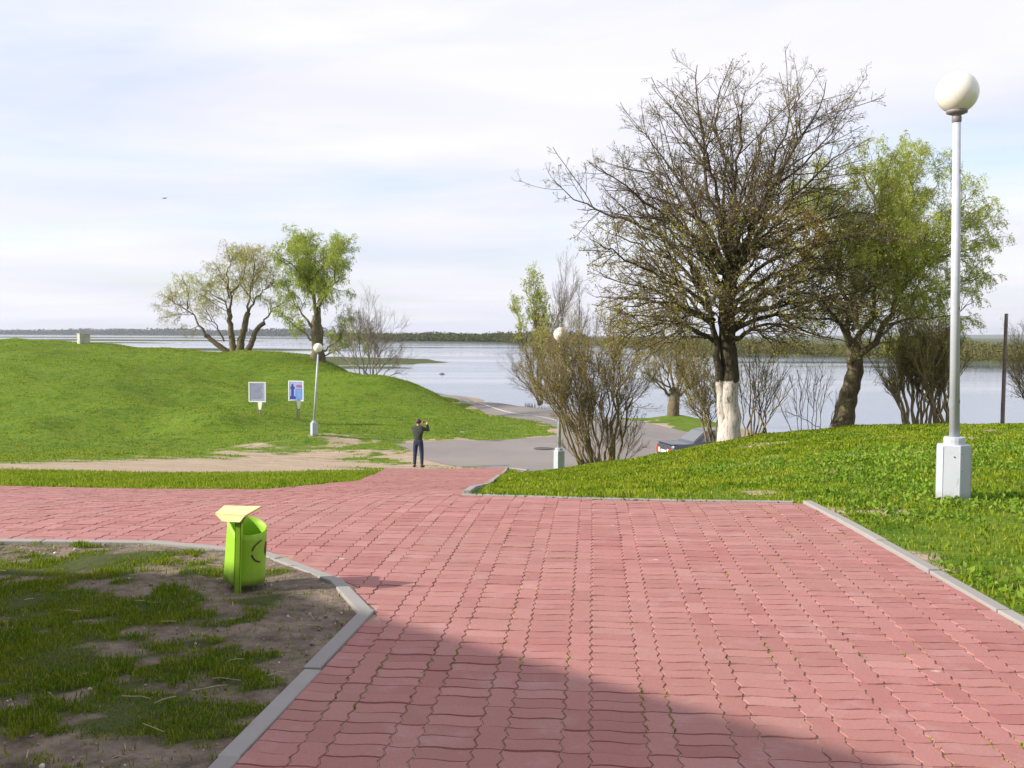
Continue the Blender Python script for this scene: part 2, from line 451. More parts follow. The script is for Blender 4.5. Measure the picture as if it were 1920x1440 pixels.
soil_n = t.noise(p, 9.0, 6, 0.7)
soil = t.mix(t.ramp(soil_n, [(0.3, 0.0), (0.7, 1.0)]), (0.075, 0.057, 0.045), (0.25, 0.195, 0.15))
soil = t.mix(t.math('MULTIPLY', t.ramp(t.noise(p, 1.6, 5, 0.7), [(0.5, 0.0), (0.7, 1.0)]), 0.6), soil, (0.34, 0.265, 0.20))
sand = t.mix(t.ramp(t.noise(p, 1.3, 6, 0.7, sc=(0.5, 2.2, 1)), [(0.3, 0.0), (0.7, 1.0)]), (0.27, 0.195, 0.135), (0.47, 0.38, 0.285))
sand = t.mix(t.math('MULTIPLY', t.ramp(t.noise(p, 9.0, 5, 0.75), [(0.5, 0.0), (0.75, 1.0)]), 0.5), sand, (0.20, 0.15, 0.10))
soil = t.mix(attr(t, 'sandy'), soil, sand)
mask = t.math('ADD', attr(t, 'bare'), t.math('MULTIPLY', t.math('SUBTRACT', t.noise(p, 3.2, 6, 0.75, sc=(0.7, 1.5, 1)), 0.5), 1.7))
mask = t.ramp(mask, [(0.34, 0.0), (0.66, 1.0)])
green = t.mix(t.math('MULTIPLY', t.math('SUBTRACT', 1.0, attr(t, 'sandy')), 0.85), green, t.mix(t.noise(p, 16, 5, 0.7), (0.030, 0.038, 0.012), (0.085, 0.085, 0.035)))
base = t.mix(mask, green, soil)
mead = t.mix(t.noise(p, 0.05, 5, 0.6), (0.055, 0.075, 0.025), (0.10, 0.105, 0.04))
base = t.mix(attr(t, 'meadow'), base, mead)
t.pbr(base, 0.95, t.bump(t.math('ADD', t.noise(p, 22.0, 5, 0.7), t.math('MULTIPLY', t.noise(p, 3.0, 4, 0.6), 2.0)), 0.6, 0.04), 0.15)
MAT_GROUND = t.m
ground = link('ground', me, MAT_GROUND, smooth=True)
tag(ground, 'grassy ground with a mound on the left, bare soil and sandy patches', kind='structure')

# ------------------------------------------------------------------ sheets that follow the land
def sheet(name, poly, step, lift, mat, parent=None, bounds=None):
    bm = bmesh.new()
    f = bm.faces.new([bm.verts.new((x, y, 0)) for x, y in poly])
    bmesh.ops.triangulate(bm, faces=[f])
    xs = [q[0] for q in poly]; ys = [q[1] for q in poly]
    for k in np.arange(min(xs) + step, max(xs), step):
        bmesh.ops.bisect_plane(bm, geom=bm.verts[:] + bm.edges[:] + bm.faces[:], plane_co=(k, 0, 0), plane_no=(1, 0, 0), dist=1e-5)
    for k in np.arange(min(ys) + step, max(ys), step):
        bmesh.ops.bisect_plane(bm, geom=bm.verts[:] + bm.edges[:] + bm.faces[:], plane_co=(0, k, 0), plane_no=(0, 1, 0), dist=1e-5)
    co = np.array([v.co[:2] for v in bm.verts])
    z = ground_z(co[:, 0], co[:, 1]) + lift
    for v, q in zip(bm.verts, z): v.co.z = q
    bmesh.ops.recalc_face_normals(bm, faces=bm.faces[:])
    bm.normal_update()
    if sum(f.normal.z for f in bm.faces) < 0:
        bmesh.ops.reverse_faces(bm, faces=bm.faces[:])
    return link(name, bm_mesh(name, bm), mat, parent, smooth=True)

t = NT('asphalt')
p = t.pos()
f = t.noise(p, 0.35, 5, 0.6); f2 = t.noise(p, 30, 3, 0.8)
b = t.mix(t.ramp(f, [(0.3, 0.0), (0.7, 1.0)]), (0.200, 0.178, 0.170), (0.255, 0.226, 0.210))
b = t.mix(t.math('MULTIPLY', f2, 0.35), b, (0.14, 0.125, 0.12))
patch = t.ramp(t.noise(p, 0.12, 3, 0.5, sc=(1, 2.2, 1)), [(0.55, 0.0), (0.60, 1.0)])
b = t.mix(t.math('MULTIPLY', patch, 0.15), b, (0.15, 0.14, 0.14))
t.pbr(b, 0.85, t.bump(f2, 0.3, 0.02), 0.3)
MAT_ASPHALT = t.m
road = sheet('road', ROAD, 1.0, 0.0, MAT_ASPHALT)
tag(road, 'worn grey asphalt car park and riverside road', kind='structure')
# painted line along the road
line_pts = [at(848, 85), at(880, 79.5), at(930, 73), at(985, 67.5), at(1045, 63), at(1100, 59.5)]
lp = []
for i, (a, b_) in enumerate(zip(line_pts, line_pts[1:])):
    for k in range(8):
        q = k / 8; lp.append((a[0] + (b_[0] - a[0]) * q, a[1] + (b_[1] - a[1]) * q))
lp.append(line_pts[-1])
V = []; Q = []
for i, (x, y) in enumerate(lp):
    x2, y2 = lp[min(i + 1, len(lp) - 1)]; x1, y1 = lp[max(i - 1, 0)]
    L = math.hypot(x2 - x1, y2 - y1); nx_, ny_ = -(y2 - y1) / L * 0.08, (x2 - x1) / L * 0.08
    for sgn in (-1, 1):
        V.append((x + sgn * nx_, y + sgn * ny_, gz(x + sgn * nx_, y + sgn * ny_) + 0.02))
    if i: Q.append((2 * i - 2, 2 * i, 2 * i + 1, 2 * i - 1))
MAT_LINE = simple('road_paint', (0.50, 0.49, 0.47), 0.7, 0.2, 3.0)
link('road_marking', np_mesh('road_marking', V, quads=Q), MAT_LINE, road)
# round manhole cover in the car park
mx, my = at(1020, 42.0)
bm = bmesh.new(); add_lathe(bm, [(0.0, 0.012), (0.30, 0.012), (0.31, 0.02), (0.40, 0.02), (0.42, 0.0)], 24)
mc = link('manhole_cover', bm_mesh('manhole_cover', bm), simple('cast_iron', (0.07, 0.06, 0.055), 0.6, 0.3, 20, 0.3))
mc.location = (mx, my, gz(mx, my) + 0.01)
tag(mc, 'round dark manhole cover set in the asphalt beside the middle lamp post', 'manhole cover')

# ------------------------------------------------------------------ water
t = NT('river_water')
p = t.pos()
rip = t.noise(p, 1.6, 4, 0.6, sc=(0.5, 1.0, 1)); rip2 = t.noise(p, 0.28, 3, 0.55, sc=(0.45, 1.0, 1))
calm = t.ramp(t.noise(p, 0.018, 4, 0.55, sc=(0.22, 1.0, 1), dist=0.4), [(0.42, 0.12), (0.54, 1.0)])
h = t.math('MULTIPLY', t.math('ADD', rip, t.math('MULTIPLY', rip2, 1.2)), calm)
n = t.pbr((0.10, 0.135, 0.20), 0.10, t.bump(h, 0.30, 0.035), 0.5)
n.inputs['IOR'].default_value = 1.33
t.set(n.inputs['Roughness'], t.math('ADD', 0.04, t.math('MULTIPLY', calm, 0.10)))
xs = [-9000, -2000, -500, -120, 0, 120, 500, 2000, 9000]; ys = [30, 60, 120, 250, 500, 1000, 2500, 6000, 12000]
V = [(x, y, WATER_Z) for y in ys for x in xs]
Q = [(j * 9 + i, j * 9 + i + 1, j * 9 + i + 10, j * 9 + i + 9) for j in range(8) for i in range(8)]
water = link('water', np_mesh('water', V, quads=Q), t.m)
tag(water, 'pale calm river in flood', kind='structure')
# ------------------------------------------------------------------ paving
t = NT('paver_concrete')
p = t.pos()
r = t.rand()
c = t.mix(r, (0.320, 0.124, 0.114), (0.410, 0.182, 0.168))
r2 = t.math('FRACT', t.math('MULTIPLY', r, 7.31))
c = t.mix(t.math('MULTIPLY', t.ramp(r2, [(0.85, 0.0), (0.98, 1.0)]), 0.35), c, (0.46, 0.27, 0.24))
c = t.mix(t.math('MULTIPLY', t.ramp(r2, [(0.03, 1.0), (0.12, 0.0)]), 0.35), c, (0.34, 0.15, 0.135))
big = t.noise(p, 0.75, 5, 0.6)
c = t.mix(t.math('MULTIPLY', t.ramp(big, [(0.35, 1.0), (0.62, 0.0)]), 0.55), c, (0.33, 0.178, 0.148))
worn = t.ramp(t.noise(p, 3.4, 5, 0.68), [(0.54, 0.0), (0.72, 1.0)])
c = t.mix(t.math('MULTIPLY', worn, 0.45), c, (0.46, 0.29, 0.275))
fine = t.noise(p, 95, 3, 0.8)
c = t.mix(t.math('MULTIPLY', t.ramp(fine, [(0.35, 1.0), (0.6, 0.0)]), 0.28), c, (0.19, 0.07, 0.065))
dirt = t.ramp(t.noise(p, 1.9, 6, 0.7), [(0.58, 0.0), (0.78, 1.0)])
c = t.mix(t.math('MULTIPLY', dirt, 0.50), c, (0.31, 0.215, 0.165))
spot = t.n('ShaderNodeTexVoronoi'); spot.inputs['Scale'].default_value = 1.3; t.l(p, spot.inputs['Vector'])
c = t.mix(t.math('MULTIPLY', t.ramp(t.math('ADD', spot.outputs['Distance'], t.math('MULTIPLY', t.noise(p, 20, 3), 0.06)), [(0.045, 1.0), (0.065, 0.0)]), 0.55), c, (0.62, 0.58, 0.52))
t.pbr(c, 0.82, t.bump(t.math('ADD', fine, t.math('MULTIPLY', t.noise(p, 18, 4, 0.6), 1.5)), 0.30, 0.004), 0.35)
MAT_PAVER = t.m
t = NT('joint_sand')
p = t.pos()
c = t.mix(t.noise(p, 3.0, 5, 0.7), (0.22, 0.125, 0.10), (0.52, 0.37, 0.29))
weed = t.ramp(t.noise(p, 1.1, 5, 0.7), [(0.62, 0.0), (0.70, 1.0)])
c = t.mix(t.math('MULTIPLY', weed, 0.6), c, (0.12, 0.14, 0.03))
t.pbr(c, 0.95, t.bump(t.noise(p, 60, 4, 0.7), 0.5, 0.01), 0.1)
paving = sheet('paving', PAVING, 0.5, -0.0060, t.m)
tag(paving, 'red wave-edged block paving with sandy joints', kind='structure')

PM = 0.225; AMP = 0.0085
TH = math.radians(4.6)
EX = np.array([math.cos(TH), -math.sin(TH)]); EY = np.array([math.sin(TH), math.cos(TH)])
def rect_contour(x0, y0, x1, y1):
    def steps(a, b_):                                 # corners and wave crests only
        n_ = int(round(abs(b_ - a) / (PM / 2))); s_ = (b_ - a) / n_
        return [a] + [a + s_ * (k + f_) for k in range(n_) for f_ in (0.25, 0.75)]
    def swing(a, b_):
        n_ = int(round(abs(b_ - a) / (PM / 2))); s_ = (b_ - a) / n_
        return [a] + [a + s_ * (k + f_) for k in range(n_) for f_ in (0.3, 0.7)]
    P_ = [(q, y0) for q in swing(x0, x1)] + [(x1, q) for q in steps(y0, y1)] + [(q, y1) for q in swing(x1, x0)] + [(x0, q) for q in steps(y1, y0)]
    P_ = np.array(P_)
    w = np.stack([AMP * np.sin(4 * math.pi * P_[:, 1] / PM), 0.95 * AMP * np.sin(2 * math.pi * P_[:, 0] / PM)], 1)
    c_ = np.array([(x0 + x1) / 2, (y0 + y1) / 2]); sz = np.array([x1 - x0, y1 - y0])
    g = 0.0018
    return c_, (P_ - c_) * (1 - 2 * g / sz) + w
cells = []
for i in range(-52, 34):
    xa = i * 1.5 * PM
    for j in range(-12, 330):
        cells.append((0, xa, j * PM / 2, xa + PM, (j + 1) * PM / 2, j % 2))
    for j in range(-6, 165):
        cells.append((1, xa + PM, j * PM, xa + 1.5 * PM, (j + 1) * PM, 0))
cc = np.array([((a[1] + a[3]) / 2, (a[2] + a[4]) / 2) for a in cells])
wc = cc[:, :1] * EX + cc[:, 1:] * EY
ins = in_poly(wc[:, 0], wc[:, 1], PAVING); ed = poly_dist(wc[:, 0], wc[:, 1], PAVING)
inner = ins & (ed > 0.17)
border = (ed <= 0.17)
keepy = wc[:, 1] > 0.8
# what the frame can see of it (with a wide margin)
seen = (np.abs(wc[:, 0]) < 0.62 * wc[:, 1] + 2.2)
inner &= keepy & seen; border &= keepy & seen
def shape_key(a): return (a[0], int(round(a[1] / (PM / 2))) % 2, int(round(a[2] / (PM / 2))) % 2)
infr = inner & (np.abs(wc[:, 0]) < 0.505 * wc[:, 1] - 0.02) & (wc[:, 1] > 3.78)
order = np.argsort(np.hypot(wc[:, 0], wc[:, 1]) + np.where(infr, 0, 1e6))
single = set(order[:290].tolist())
paver_mesh = {}
def get_paver(a):
    k = shape_key(a)
    if k in paver_mesh: return paver_mesh[k]
    c_, P_ = rect_contour(*a[1:5])
    n = len(P_); sz = np.array([a[3] - a[1], a[4] - a[2]])
    W_ = P_[:, :1] * EX + P_[:, 1:] * EY
    I_ = P_ * (1 - 2 * 0.0034 / sz); I_ = I_[:, :1] * EX + I_[:, 1:] * EY
    V_ = [(x, y, -0.014) for x, y in W_] + [(x, y, 0.0) for x, y in I_]
    F_ = [(k_, (k_ + 1) % n, n + (k_ + 1) % n, n + k_) for k_ in range(n)] + [tuple(range(n, 2 * n))]
    m_ = bpy.data.meshes.new('paver'); m_.from_pydata(V_, [], F_); m_.update(); m_.materials.append(MAT_PAVER)
    paver_mesh[k] = m_
    return m_
jit = RNG.normal(0, 1, (len(cells), 3))
wz = ground_z(wc[:, 0], wc[:, 1])
for i in sorted(single):
    o = bpy.data.objects.new('paver', get_paver(cells[i])); col.objects.link(o)
    o.location = (wc[i, 0], wc[i, 1], wz[i] + 0.0014 * jit[i, 0]); o.parent = paving
    o.rotation_euler = (0.007 * jit[i, 1], 0.007 * jit[i, 2], 0.004 * jit[i, 1])
def clip_poly(pts, a, b_):
    """keep the part of pts on the left of the line a -> b"""
    out = []
    nx_, ny_ = -(b_[1] - a[1]), b_[0] - a[0]; L = math.hypot(nx_, ny_); nx_ /= L; ny_ /= L
    dd = [(q[0] - a[0]) * nx_ + (q[1] - a[1]) * ny_ for q in pts]
    for k in range(len(pts)):
        p0, p1 = pts[k], pts[(k + 1) % len(pts)]; d0, d1 = dd[k], dd[(k + 1) % len(pts)]
        if d0 >= 0: out.append(p0)
        if (d0 >= 0) != (d1 >= 0):
            s_ = d0 / (d0 - d1); out.append((p0[0] + (p1[0] - p0[0]) * s_, p0[1] + (p1[1] - p0[1]) * s_))
    return out
_area = sum(PAVING[i][0] * PAVING[(i + 1) % len(PAVING)][1] - PAVING[(i + 1) % len(PAVING)][0] * PAVING[i][1] for i in range(len(PAVING)))
def seg_dist(q, a, b_):
    dx, dy = b_[0] - a[0], b_[1] - a[1]; s_ = max(0, min(1, ((q[0] - a[0]) * dx + (q[1] - a[1]) * dy) / (dx * dx + dy * dy)))
    return math.hypot(q[0] - a[0] - s_ * dx, q[1] - a[1] - s_ * dy)
V = []; Fc = []; topz = []
def add_block(W_, jz):
    n = len(W_); b0 = len(V)
    cx_ = sum(q[0] for q in W_) / n; cy_ = sum(q[1] for q in W_) / n
    for x, y in W_: V.append((x, y, -0.014))
    for x, y in W_:
        L = math.hypot(x - cx_, y - cy_) + 1e-6; k_ = max(0.0, 1 - 0.0034 / L)
        V.append((cx_ + (x - cx_) * k_, cy_ + (y - cy_) * k_, jz))
    for k_ in range(n): Fc.append((b0 + k_, b0 + (k_ + 1) % n, b0 + n + (k_ + 1) % n, b0 + n + k_))
    Fc.append(tuple(range(b0 + n, b0 + 2 * n)))
for i in np.nonzero(inner | border)[0]:
    if i in single: continue
    c_, P_ = rect_contour(*cells[i][1:5])
    W_ = [tuple(q) for q in (P_ + c_)[:, :1] * EX + (P_ + c_)[:, 1:] * EY]
    if border[i]:
        for k in range(len(PAVING)):
            a, b_ = PAVING[k], PAVING[(k + 1) % len(PAVING)]
            if seg_dist(wc[i], a, b_) < 0.17 and W_:
                W_ = clip_poly(W_, a, b_) if _area > 0 else clip_poly(W_, b_, a)
        if len(W_) < 3: continue
        A_ = 0.5 * abs(sum(W_[k][0] * W_[(k + 1) % len(W_)][1] - W_[(k + 1) % len(W_)][0] * W_[k][1] for k in range(len(W_))))
        if A_ < 0.0015: continue
    add_block(W_, 0.0016 * jit[i, 0])
V = np.array(V); V[:, 2] += ground_z(V[:, 0], V[:, 1])
me = bpy.data.meshes.new('paver'); me.from_pydata(V.tolist(), [], Fc); me.update()
rest = link('paver', me, MAT_PAVER, paving); rest['kind'] = 'stuff'
print('pavers', len(single), 'blocks in mass', len(Fc))

# ------------------------------------------------------------------ kerbs
t = NT('kerb_concrete')
p = t.pos(); r = t.rand()
c = t.mix(r, (0.245, 0.232, 0.222), (0.315, 0.30, 0.285))
c = t.mix(t.math('MULTIPLY', t.ramp(t.noise(p, 2.5, 6, 0.7), [(0.45, 0.0), (0.75, 1.0)]), 0.55), c, (0.27, 0.245, 0.22))
f = t.noise(p, 70, 4, 0.75)
c = t.mix(t.math('MULTIPLY', f, 0.3), c, (0.25, 0.24, 0.23))
t.pbr(c, 0.9, t.bump(f, 0.35, 0.006), 0.3)
MAT_KERB = t.m
kerb = empty('kerb', (0, 0, 0), label='pale grey concrete kerb stones round the red paving', kind='structure')
def kerb_run(pts, length=1.0, width=0.085, rise=0.012, side=1):
    for (ax, ay), (bx_, by_) in zip(pts, pts[1:]):
        L = math.hypot(bx_ - ax, by_ - ay); n = max(1, round(L / length))
        dx, dy = (bx_ - ax) / L, (by_ - ay) / L
        ox, oy = -dy * side * width / 2, dx * side * width / 2
        for k in range(n):
            s0, s1 = L * k / n + 0.004, L * (k + 1) / n - 0.004
            if k == n - 1: s1 += 0.02
            z0, z1 = gz(ax + dx * s0, ay + dy * s0), gz(ax + dx * s1, ay + dy * s1)
            bm = bmesh.new()
            ln = s1 - s0
            add_box(bm, (0, 0, -0.08 + rise), (ln, width, 0.16), bevel=0.008)
            o = link('kerb_stone', bm_mesh('kerb_stone', bm), MAT_KERB, kerb)
            o.location = (ax + dx * (s0 + s1) / 2 + ox, ay + dy * (s0 + s1) / 2 + oy, (z0 + z1) / 2 + random.uniform(-0.005, 0.008))
            o.rotation_euler = Euler((random.uniform(-0.02, 0.02), -math.atan2(z1 - z0, ln), math.atan2(dy, dx) + random.uniform(-0.012, 0.012)))
kerb_run([(-1.30, 1.3), (-1.02, 3.74), (-0.79, 5.77), (-1.10, 6.51), (-1.77, 7.33), (-2.76, 7.70), (-4.4, 7.76), (-8.4, 7.82)], side=1)
kerb_run([(2.85, 1.0), (2.8, 9.66)], side=-1, rise=0.025)
kerb_run([(2.72, 9.70), (-0.51, 10.5)], side=-1, width=0.07, rise=0.006)
kerb_run([(-0.51, 10.62), (-0.42, 16.0), (-0.2, 34.2)], side=-1, rise=0.045, width=0.08, length=1.2)
kerb_run([(-0.12, 34.1), (0.55, 32.2)], side=-1, rise=0.03)

# ------------------------------------------------------------------ lamp posts
MAT_LAMP_PAINT = simple('lamp_paint', (0.44, 0.47, 0.53), 0.45, 0.10, 6.0, 0.05)
t = NT('lamp_base_paint')
p = t.obj()
c = t.mix(t.noise(p, 5, 5, 0.6), (0.39, 0.43, 0.49), (0.45, 0.48, 0.53))
rust = t.ramp(t.noise(p, 9, 6, 0.75, sc=(1.5, 1.5, 0.6)), [(0.62, 0.0), (0.70, 1.0)])
sp = t.n('ShaderNodeSeparateXYZ'); t.l(p, sp.inputs[0])
mud = t.ramp(t.math('ADD', sp.outputs[2], t.math('MULTIPLY', t.noise(p, 12, 5, 0.7), 0.14)), [(0.07, 1.0), (0.17, 0.0)])
c = t.mix(t.math('MULTIPLY', mud, 0.6), c, (0.20, 0.16, 0.11))
c = t.mix(t.math('MULTIPLY', rust, 0.55), c, (0.24, 0.13, 0.08))
t.pbr(c, 0.5, t.bump(t.noise(p, 40, 3), 0.08, 0.01), 0.4)
MAT_LAMP_BASE = t.m
t = NT('opal_globe')
p = t.obj()
c = t.mix(t.noise(p, 4, 4, 0.6), (0.72, 0.68, 0.60), (0.78, 0.75, 0.69))
b = t.pbr(c, 0.22, None, 0.5)
MAT_GLOBE = t.m
MAT_LAMP_CAP = simple('globe_holder', (0.20, 0.18, 0.20), 0.5, 0.2, 20)
MAT_RUST = simple('rust', (0.16, 0.085, 0.05), 0.85, 0.4, 30, 0.3)
LAMP = {}
def lamp(loc, top_z, lean, rz, label, gd=0.40):
    root = empty('street_lamp', loc, rz, label, 'street lamp', 'globe lamp posts by the river')
    H = top_z - loc[2]
    gr = gd / 2
    bm = bmesh.new()
    add_lathe(bm, [(0.0, -0.25), (0.164, -0.25), (0.162, 0.0), (0.159, 0.545), (0.153, 0.555), (0.0, 0.556)], 6)
    o = link('base', bm_mesh('base', bm), MAT_LAMP_BASE, root)
    bm = bmesh.new()                                   # welded edge strips of the six-sided base
    for k in range(6):
        a = k * math.pi / 3
        add_box(bm, (0.160 * math.cos(a), 0.160 * math.sin(a), 0.27), (0.008, 0.008, 0.535), Matrix.Rotation(a, 3, 'Z'))
    link('base_edge', bm_mesh('base_edge', bm), MAT_LAMP_BASE, o)
    bm = bmesh.new()
    add_lathe(bm, [(0.10, 0.550), (0.103, 0.60), (0.100, 0.625), (0.085, 0.63), (0.0, 0.632)], 18)
    link('collar', bm_mesh('collar', bm), MAT_LAMP_PAINT, root, smooth=False)
    zb = H - gd - 0.03
    top = Vector((lean[0], lean[1], zb))
    bm = bmesh.new()
    add_cone(bm, (0, 0, 0.60), top, 0.050, 0.036, 16)
    link('pole', bm_mesh('pole', bm), MAT_LAMP_PAINT, root, smooth=True)
    for z_, a_ in ((0.47, -1.45), (0.30, -1.45), (0.12, -1.45), (0.44, -1.95)):
        bm = bmesh.new(); ca_ = a_ - rz
        add_cone(bm, (0.136 * math.cos(ca_), 0.136 * math.sin(ca_), z_), (0.149 * math.cos(ca_), 0.149 * math.sin(ca_), z_), 0.008, 0.007, 8)
        link('bolt', bm_mesh('bolt', bm), MAT_RUST, o)
    if gd:
        for k, (f_, a_) in enumerate(((0.83, -1.0), (0.41, -1.1), (0.12, -0.9))):
            bm = bmesh.new()
            c_ = Vector((0, 0, 0.6)).lerp(top, f_); rr = 0.05 - 0.014 * f_
            add_box(bm, c_ + Vector((rr * math.cos(a_ - rz), rr * math.sin(a_ - rz), 0)), (0.012, 0.012, 0.035), None, 0.003)
            link('rust_spot', bm_mesh('rust_spot', bm), MAT_RUST, root)
    bm = bmesh.new()
    add_lathe(bm, [(0.037, -0.07), (0.046, -0.06), (0.046, -0.02), (0.040, 0.0), (0.055, 0.006), (0.098, 0.022), (0.102, 0.045), (0.09, 0.05)], 24, top)
    h_ = link('globe_holder', bm_mesh('globe_holder', bm), MAT_LAMP_CAP, root, smooth=True)
    bm = bmesh.new()
    bmesh.ops.create_uvsphere(bm, u_segments=40, v_segments=24, radius=gr, matrix=Matrix.Translation(top + Vector((0, 0, gr + 0.02))))
    link('globe', bm_mesh('globe', bm), MAT_GLOBE, root, smooth=True)
    return root
def on(x, d):
    X, Y = at(x, d)
    return Vector((X, Y, gz(X, Y)))
b1 = on(1793, 10.1); lamp(b1, px(1792, 135, 10.1).z, (-0.085, 0), math.radians(30 - 2), 'tall globe lamp on white six-sided base, nearest, right of the big tree')
b2 = on(1049, 28.0); lamp(b2, px(1051, 613, 28.0).z, (0.03, 0.0), math.radians(18), 'globe lamp standing in front of the bare bush beside the car park')
b3 = on(588, 43.6); lamp(b3, px(596, 643, 43.6).z, (0.19, 0.0), math.radians(18), 'slightly leaning globe lamp on the mound beside the two notice boards')

# ------------------------------------------------------------------ litter bin
t = NT('lime_paint')
p = t.obj()
c = t.mix(t.noise(p, 6, 5, 0.6), (0.235, 0.47, 0.022), (0.30, 0.55, 0.03))
sp = t.n('ShaderNodeSeparateXYZ'); t.l(p, sp.inputs[0])
splash = t.ramp(t.math('ADD', sp.outputs[2], t.math('MULTIPLY', t.noise(p, 14, 5, 0.7), 0.16)), [(0.10, 1.0), (0.20, 0.0)])
c = t.mix(t.math('MULTIPLY', splash, 0.55), c, (0.16, 0.17, 0.05))
scuff = t.ramp(t.noise(p, 22, 6, 0.75, sc=(1, 1, 0.5)), [(0.64, 0.0), (0.70, 1.0)])
c = t.mix(t.math('MULTIPLY', scuff, 0.5), c, (0.12, 0.20, 0.03))
streak = t.ramp(t.noise(p, 16, 4, 0.6, sc=(1.5, 1.5, 0.12)), [(0.52, 0.0), (0.72, 1.0)])
c = t.mix(t.math('MULTIPLY', streak, 0.30), c, (0.20, 0.33, 0.03))
t.pbr(c, 0.5, t.bump(t.noise(p, 9, 4, 0.6), 0.25, 0.01), 0.4)
MAT_LIME = t.m
MAT_CREAM = simple('cream_board', (0.76, 0.66, 0.28), 0.6, 0.12, 10.0, 0.1)
MAT_BLACKPRINT = simple('black_print', (0.03, 0.035, 0.02), 0.6, 0.2, 10)
MAT_MAROON = simple('maroon_print', (0.13, 0.02, 0.02), 0.6, 0.2, 10)
bl = on(450, 6.30)
bin_ = empty('litter_bin', bl, 0, 'lime green litter bin with cream hood on the worn lawn corner', 'litter bin')
bm = bmesh.new()                                      # tapered tub, open at the top
R0, R1, Z0, Z1 = 0.138, 0.130, 0.03, 0.385
N = 40
rings = []
def tub(a, z):
    f_ = (z - Z0) / (Z1 - Z0)
    r_ = R0 + (R1 - R0) * f_
    a0_, a1_ = math.radians(168), math.radians(258)
    if a0_ < a < a1_: r_ *= math.cos((a1_ - a0_) / 2) / math.cos(a - (a0_ + a1_) / 2)      # flat folded side next to the post
    return (0.022 * f_ - 0.008 + r_ * math.cos(a), 0.05 + r_ * math.sin(a), z + (0.022 * math.cos(a) - 0.014 * math.sin(a)) * f_ * -1.0 + 0.02 * f_ * math.sin(a))
prof = [(0, Z0 + (Z1 - Z0) * k / 8) for k in range(9)]
for off in (0.0, 0.006):
    ring = []
    for _, z in prof:
        row = []
        for k in range(N):
            a = 2 * math.pi * k / N
            q = Vector(tub(a, z)); q -= Vector((math.cos(a), math.sin(a), 0)) * off
            row.append(bm.verts.new(q))
        ring.append(row)
    rings.append(ring)
for j in range(8):
    for k in range(N):
        k2 = (k + 1) % N
        bm.faces.new((rings[0][j][k], rings[0][j][k2], rings[0][j + 1][k2], rings[0][j + 1][k]))
        bm.faces.new((rings[1][j + 1][k], rings[1][j + 1][k2], rings[1][j][k2], rings[1][j][k]))
for k in range(N):
    k2 = (k + 1) % N
    bm.faces.new((rings[0][8][k], rings[0][8][k2], rings[1][8][k2], rings[1][8][k]))
bm.faces.new([rings[0][0][k] for k in range(N - 1, -1, -1)])
bm.faces.new([rings[1][1][k] for k in range(N)])
tubo = link('tub', bm_mesh('tub', bm), MAT_LIME, bin_)
for f_ in tubo.data.polygons: f_.use_smooth = abs(f_.normal.z) < 0.5
bm = bmesh.new()                                      # printed sign on the side of the tub: two arcs
def on_tub(da, dz, lift=0.0022):
    a = math.radians(336) + da; q = Vector(tub(a, dz)); return q + Vector((math.cos(a), math.sin(a), 0)) * lift
for a0, a1 in ((95, 172), (188, 262)):
    prev = None
    for k in range(13):
        th = math.radians(a0 + (a1 - a0) * k / 12); w_ = 0.0055 if 0 < k < 12 else 0.002
        pr = [bm.verts.new(on_tub((0.075 + s_ * w_) * math.cos(th) / 0.13, 0.26 + (0.075 + s_ * w_) * math.sin(th))) for s_ in (-1, 1)]
        if prev: bm.faces.new((prev[0], prev[1], pr[1], pr[0]))
        prev = pr
link('printed_sign', bm_mesh('printed_sign', bm), MAT_BLACKPRINT, tubo)
bm = bmesh.new()
prev = None
for k in range(9):
    z_ = 0.21 + 0.10 * k / 8; w_ = 0.02 * math.sin(math.pi * (k + 0.4) / 9)
    pr = [bm.verts.new(on_tub((0.045 + s_ * w_) / 0.13, z_, 0.0026)) for s_ in (-1, 1)]
    if prev: bm.faces.new((prev[0], prev[1], pr[1], pr[0]))
    prev = pr
link('printed_figure', bm_mesh('printed_figure', bm), MAT_MAROON, tubo)
bm = bmesh.new()                                      # channel post in front of the tub
for c_, s_ in (((-0.012, -0.096, 0.225), (0.006, 0.04, 0.50)), ((0.004, -0.113, 0.225), (0.038, 0.006, 0.50)), ((0.020, -0.096, 0.225), (0.006, 0.04, 0.50))):
    add_box(bm, c_, s_, Matrix.Rotation(0.03, 3, 'Y'), 0.0015)
link('post', bm_mesh('post', bm), MAT_LIME, bin_)
bm = bmesh.new()                                      # hood: an upper and a lower board meeting in a ridge
def slab(bm, pts, th):
    n_ = (Vector(pts[1]) - Vector(pts[0])).cross(Vector(pts[3]) - Vector(pts[0])).normalized() * th
    a = [bm.verts.new(q) for q in pts]; b_ = [bm.verts.new(Vector(q) - n_) for q in pts]
    bm.faces.new(a); bm.faces.new(b_[::-1])
    for k in range(4): bm.faces.new((a[k], b_[k], b_[(k + 1) % 4], a[(k + 1) % 4]))
slab(bm, [(-0.138, -0.095, 0.488), (0.055, -0.135, 0.482), (0.130, -0.03, 0.522), (-0.115, 0.03, 0.515)], 0.012)
u_ = link('hood_board', bm_mesh('hood_board', bm), MAT_CREAM, bin_)
bm = bmesh.new()
slab(bm, [(-0.085, -0.125, 0.443), (0.028, -0.150, 0.443), (0.053, -0.137, 0.478), (-0.136, -0.097, 0.484)], 0.010)
link('hood_board', bm_mesh('hood_board', bm), MAT_CREAM, bin_)
bm = bmesh.new()
add_box(bm, (0.035, -0.09, 0.455), (0.03, 0.06, 0.05), Matrix.Rotation(0.5, 3, 'Y'), 0.003)
link('hood_bracket', bm_mesh('hood_bracket', bm), MAT_LIME, bin_)
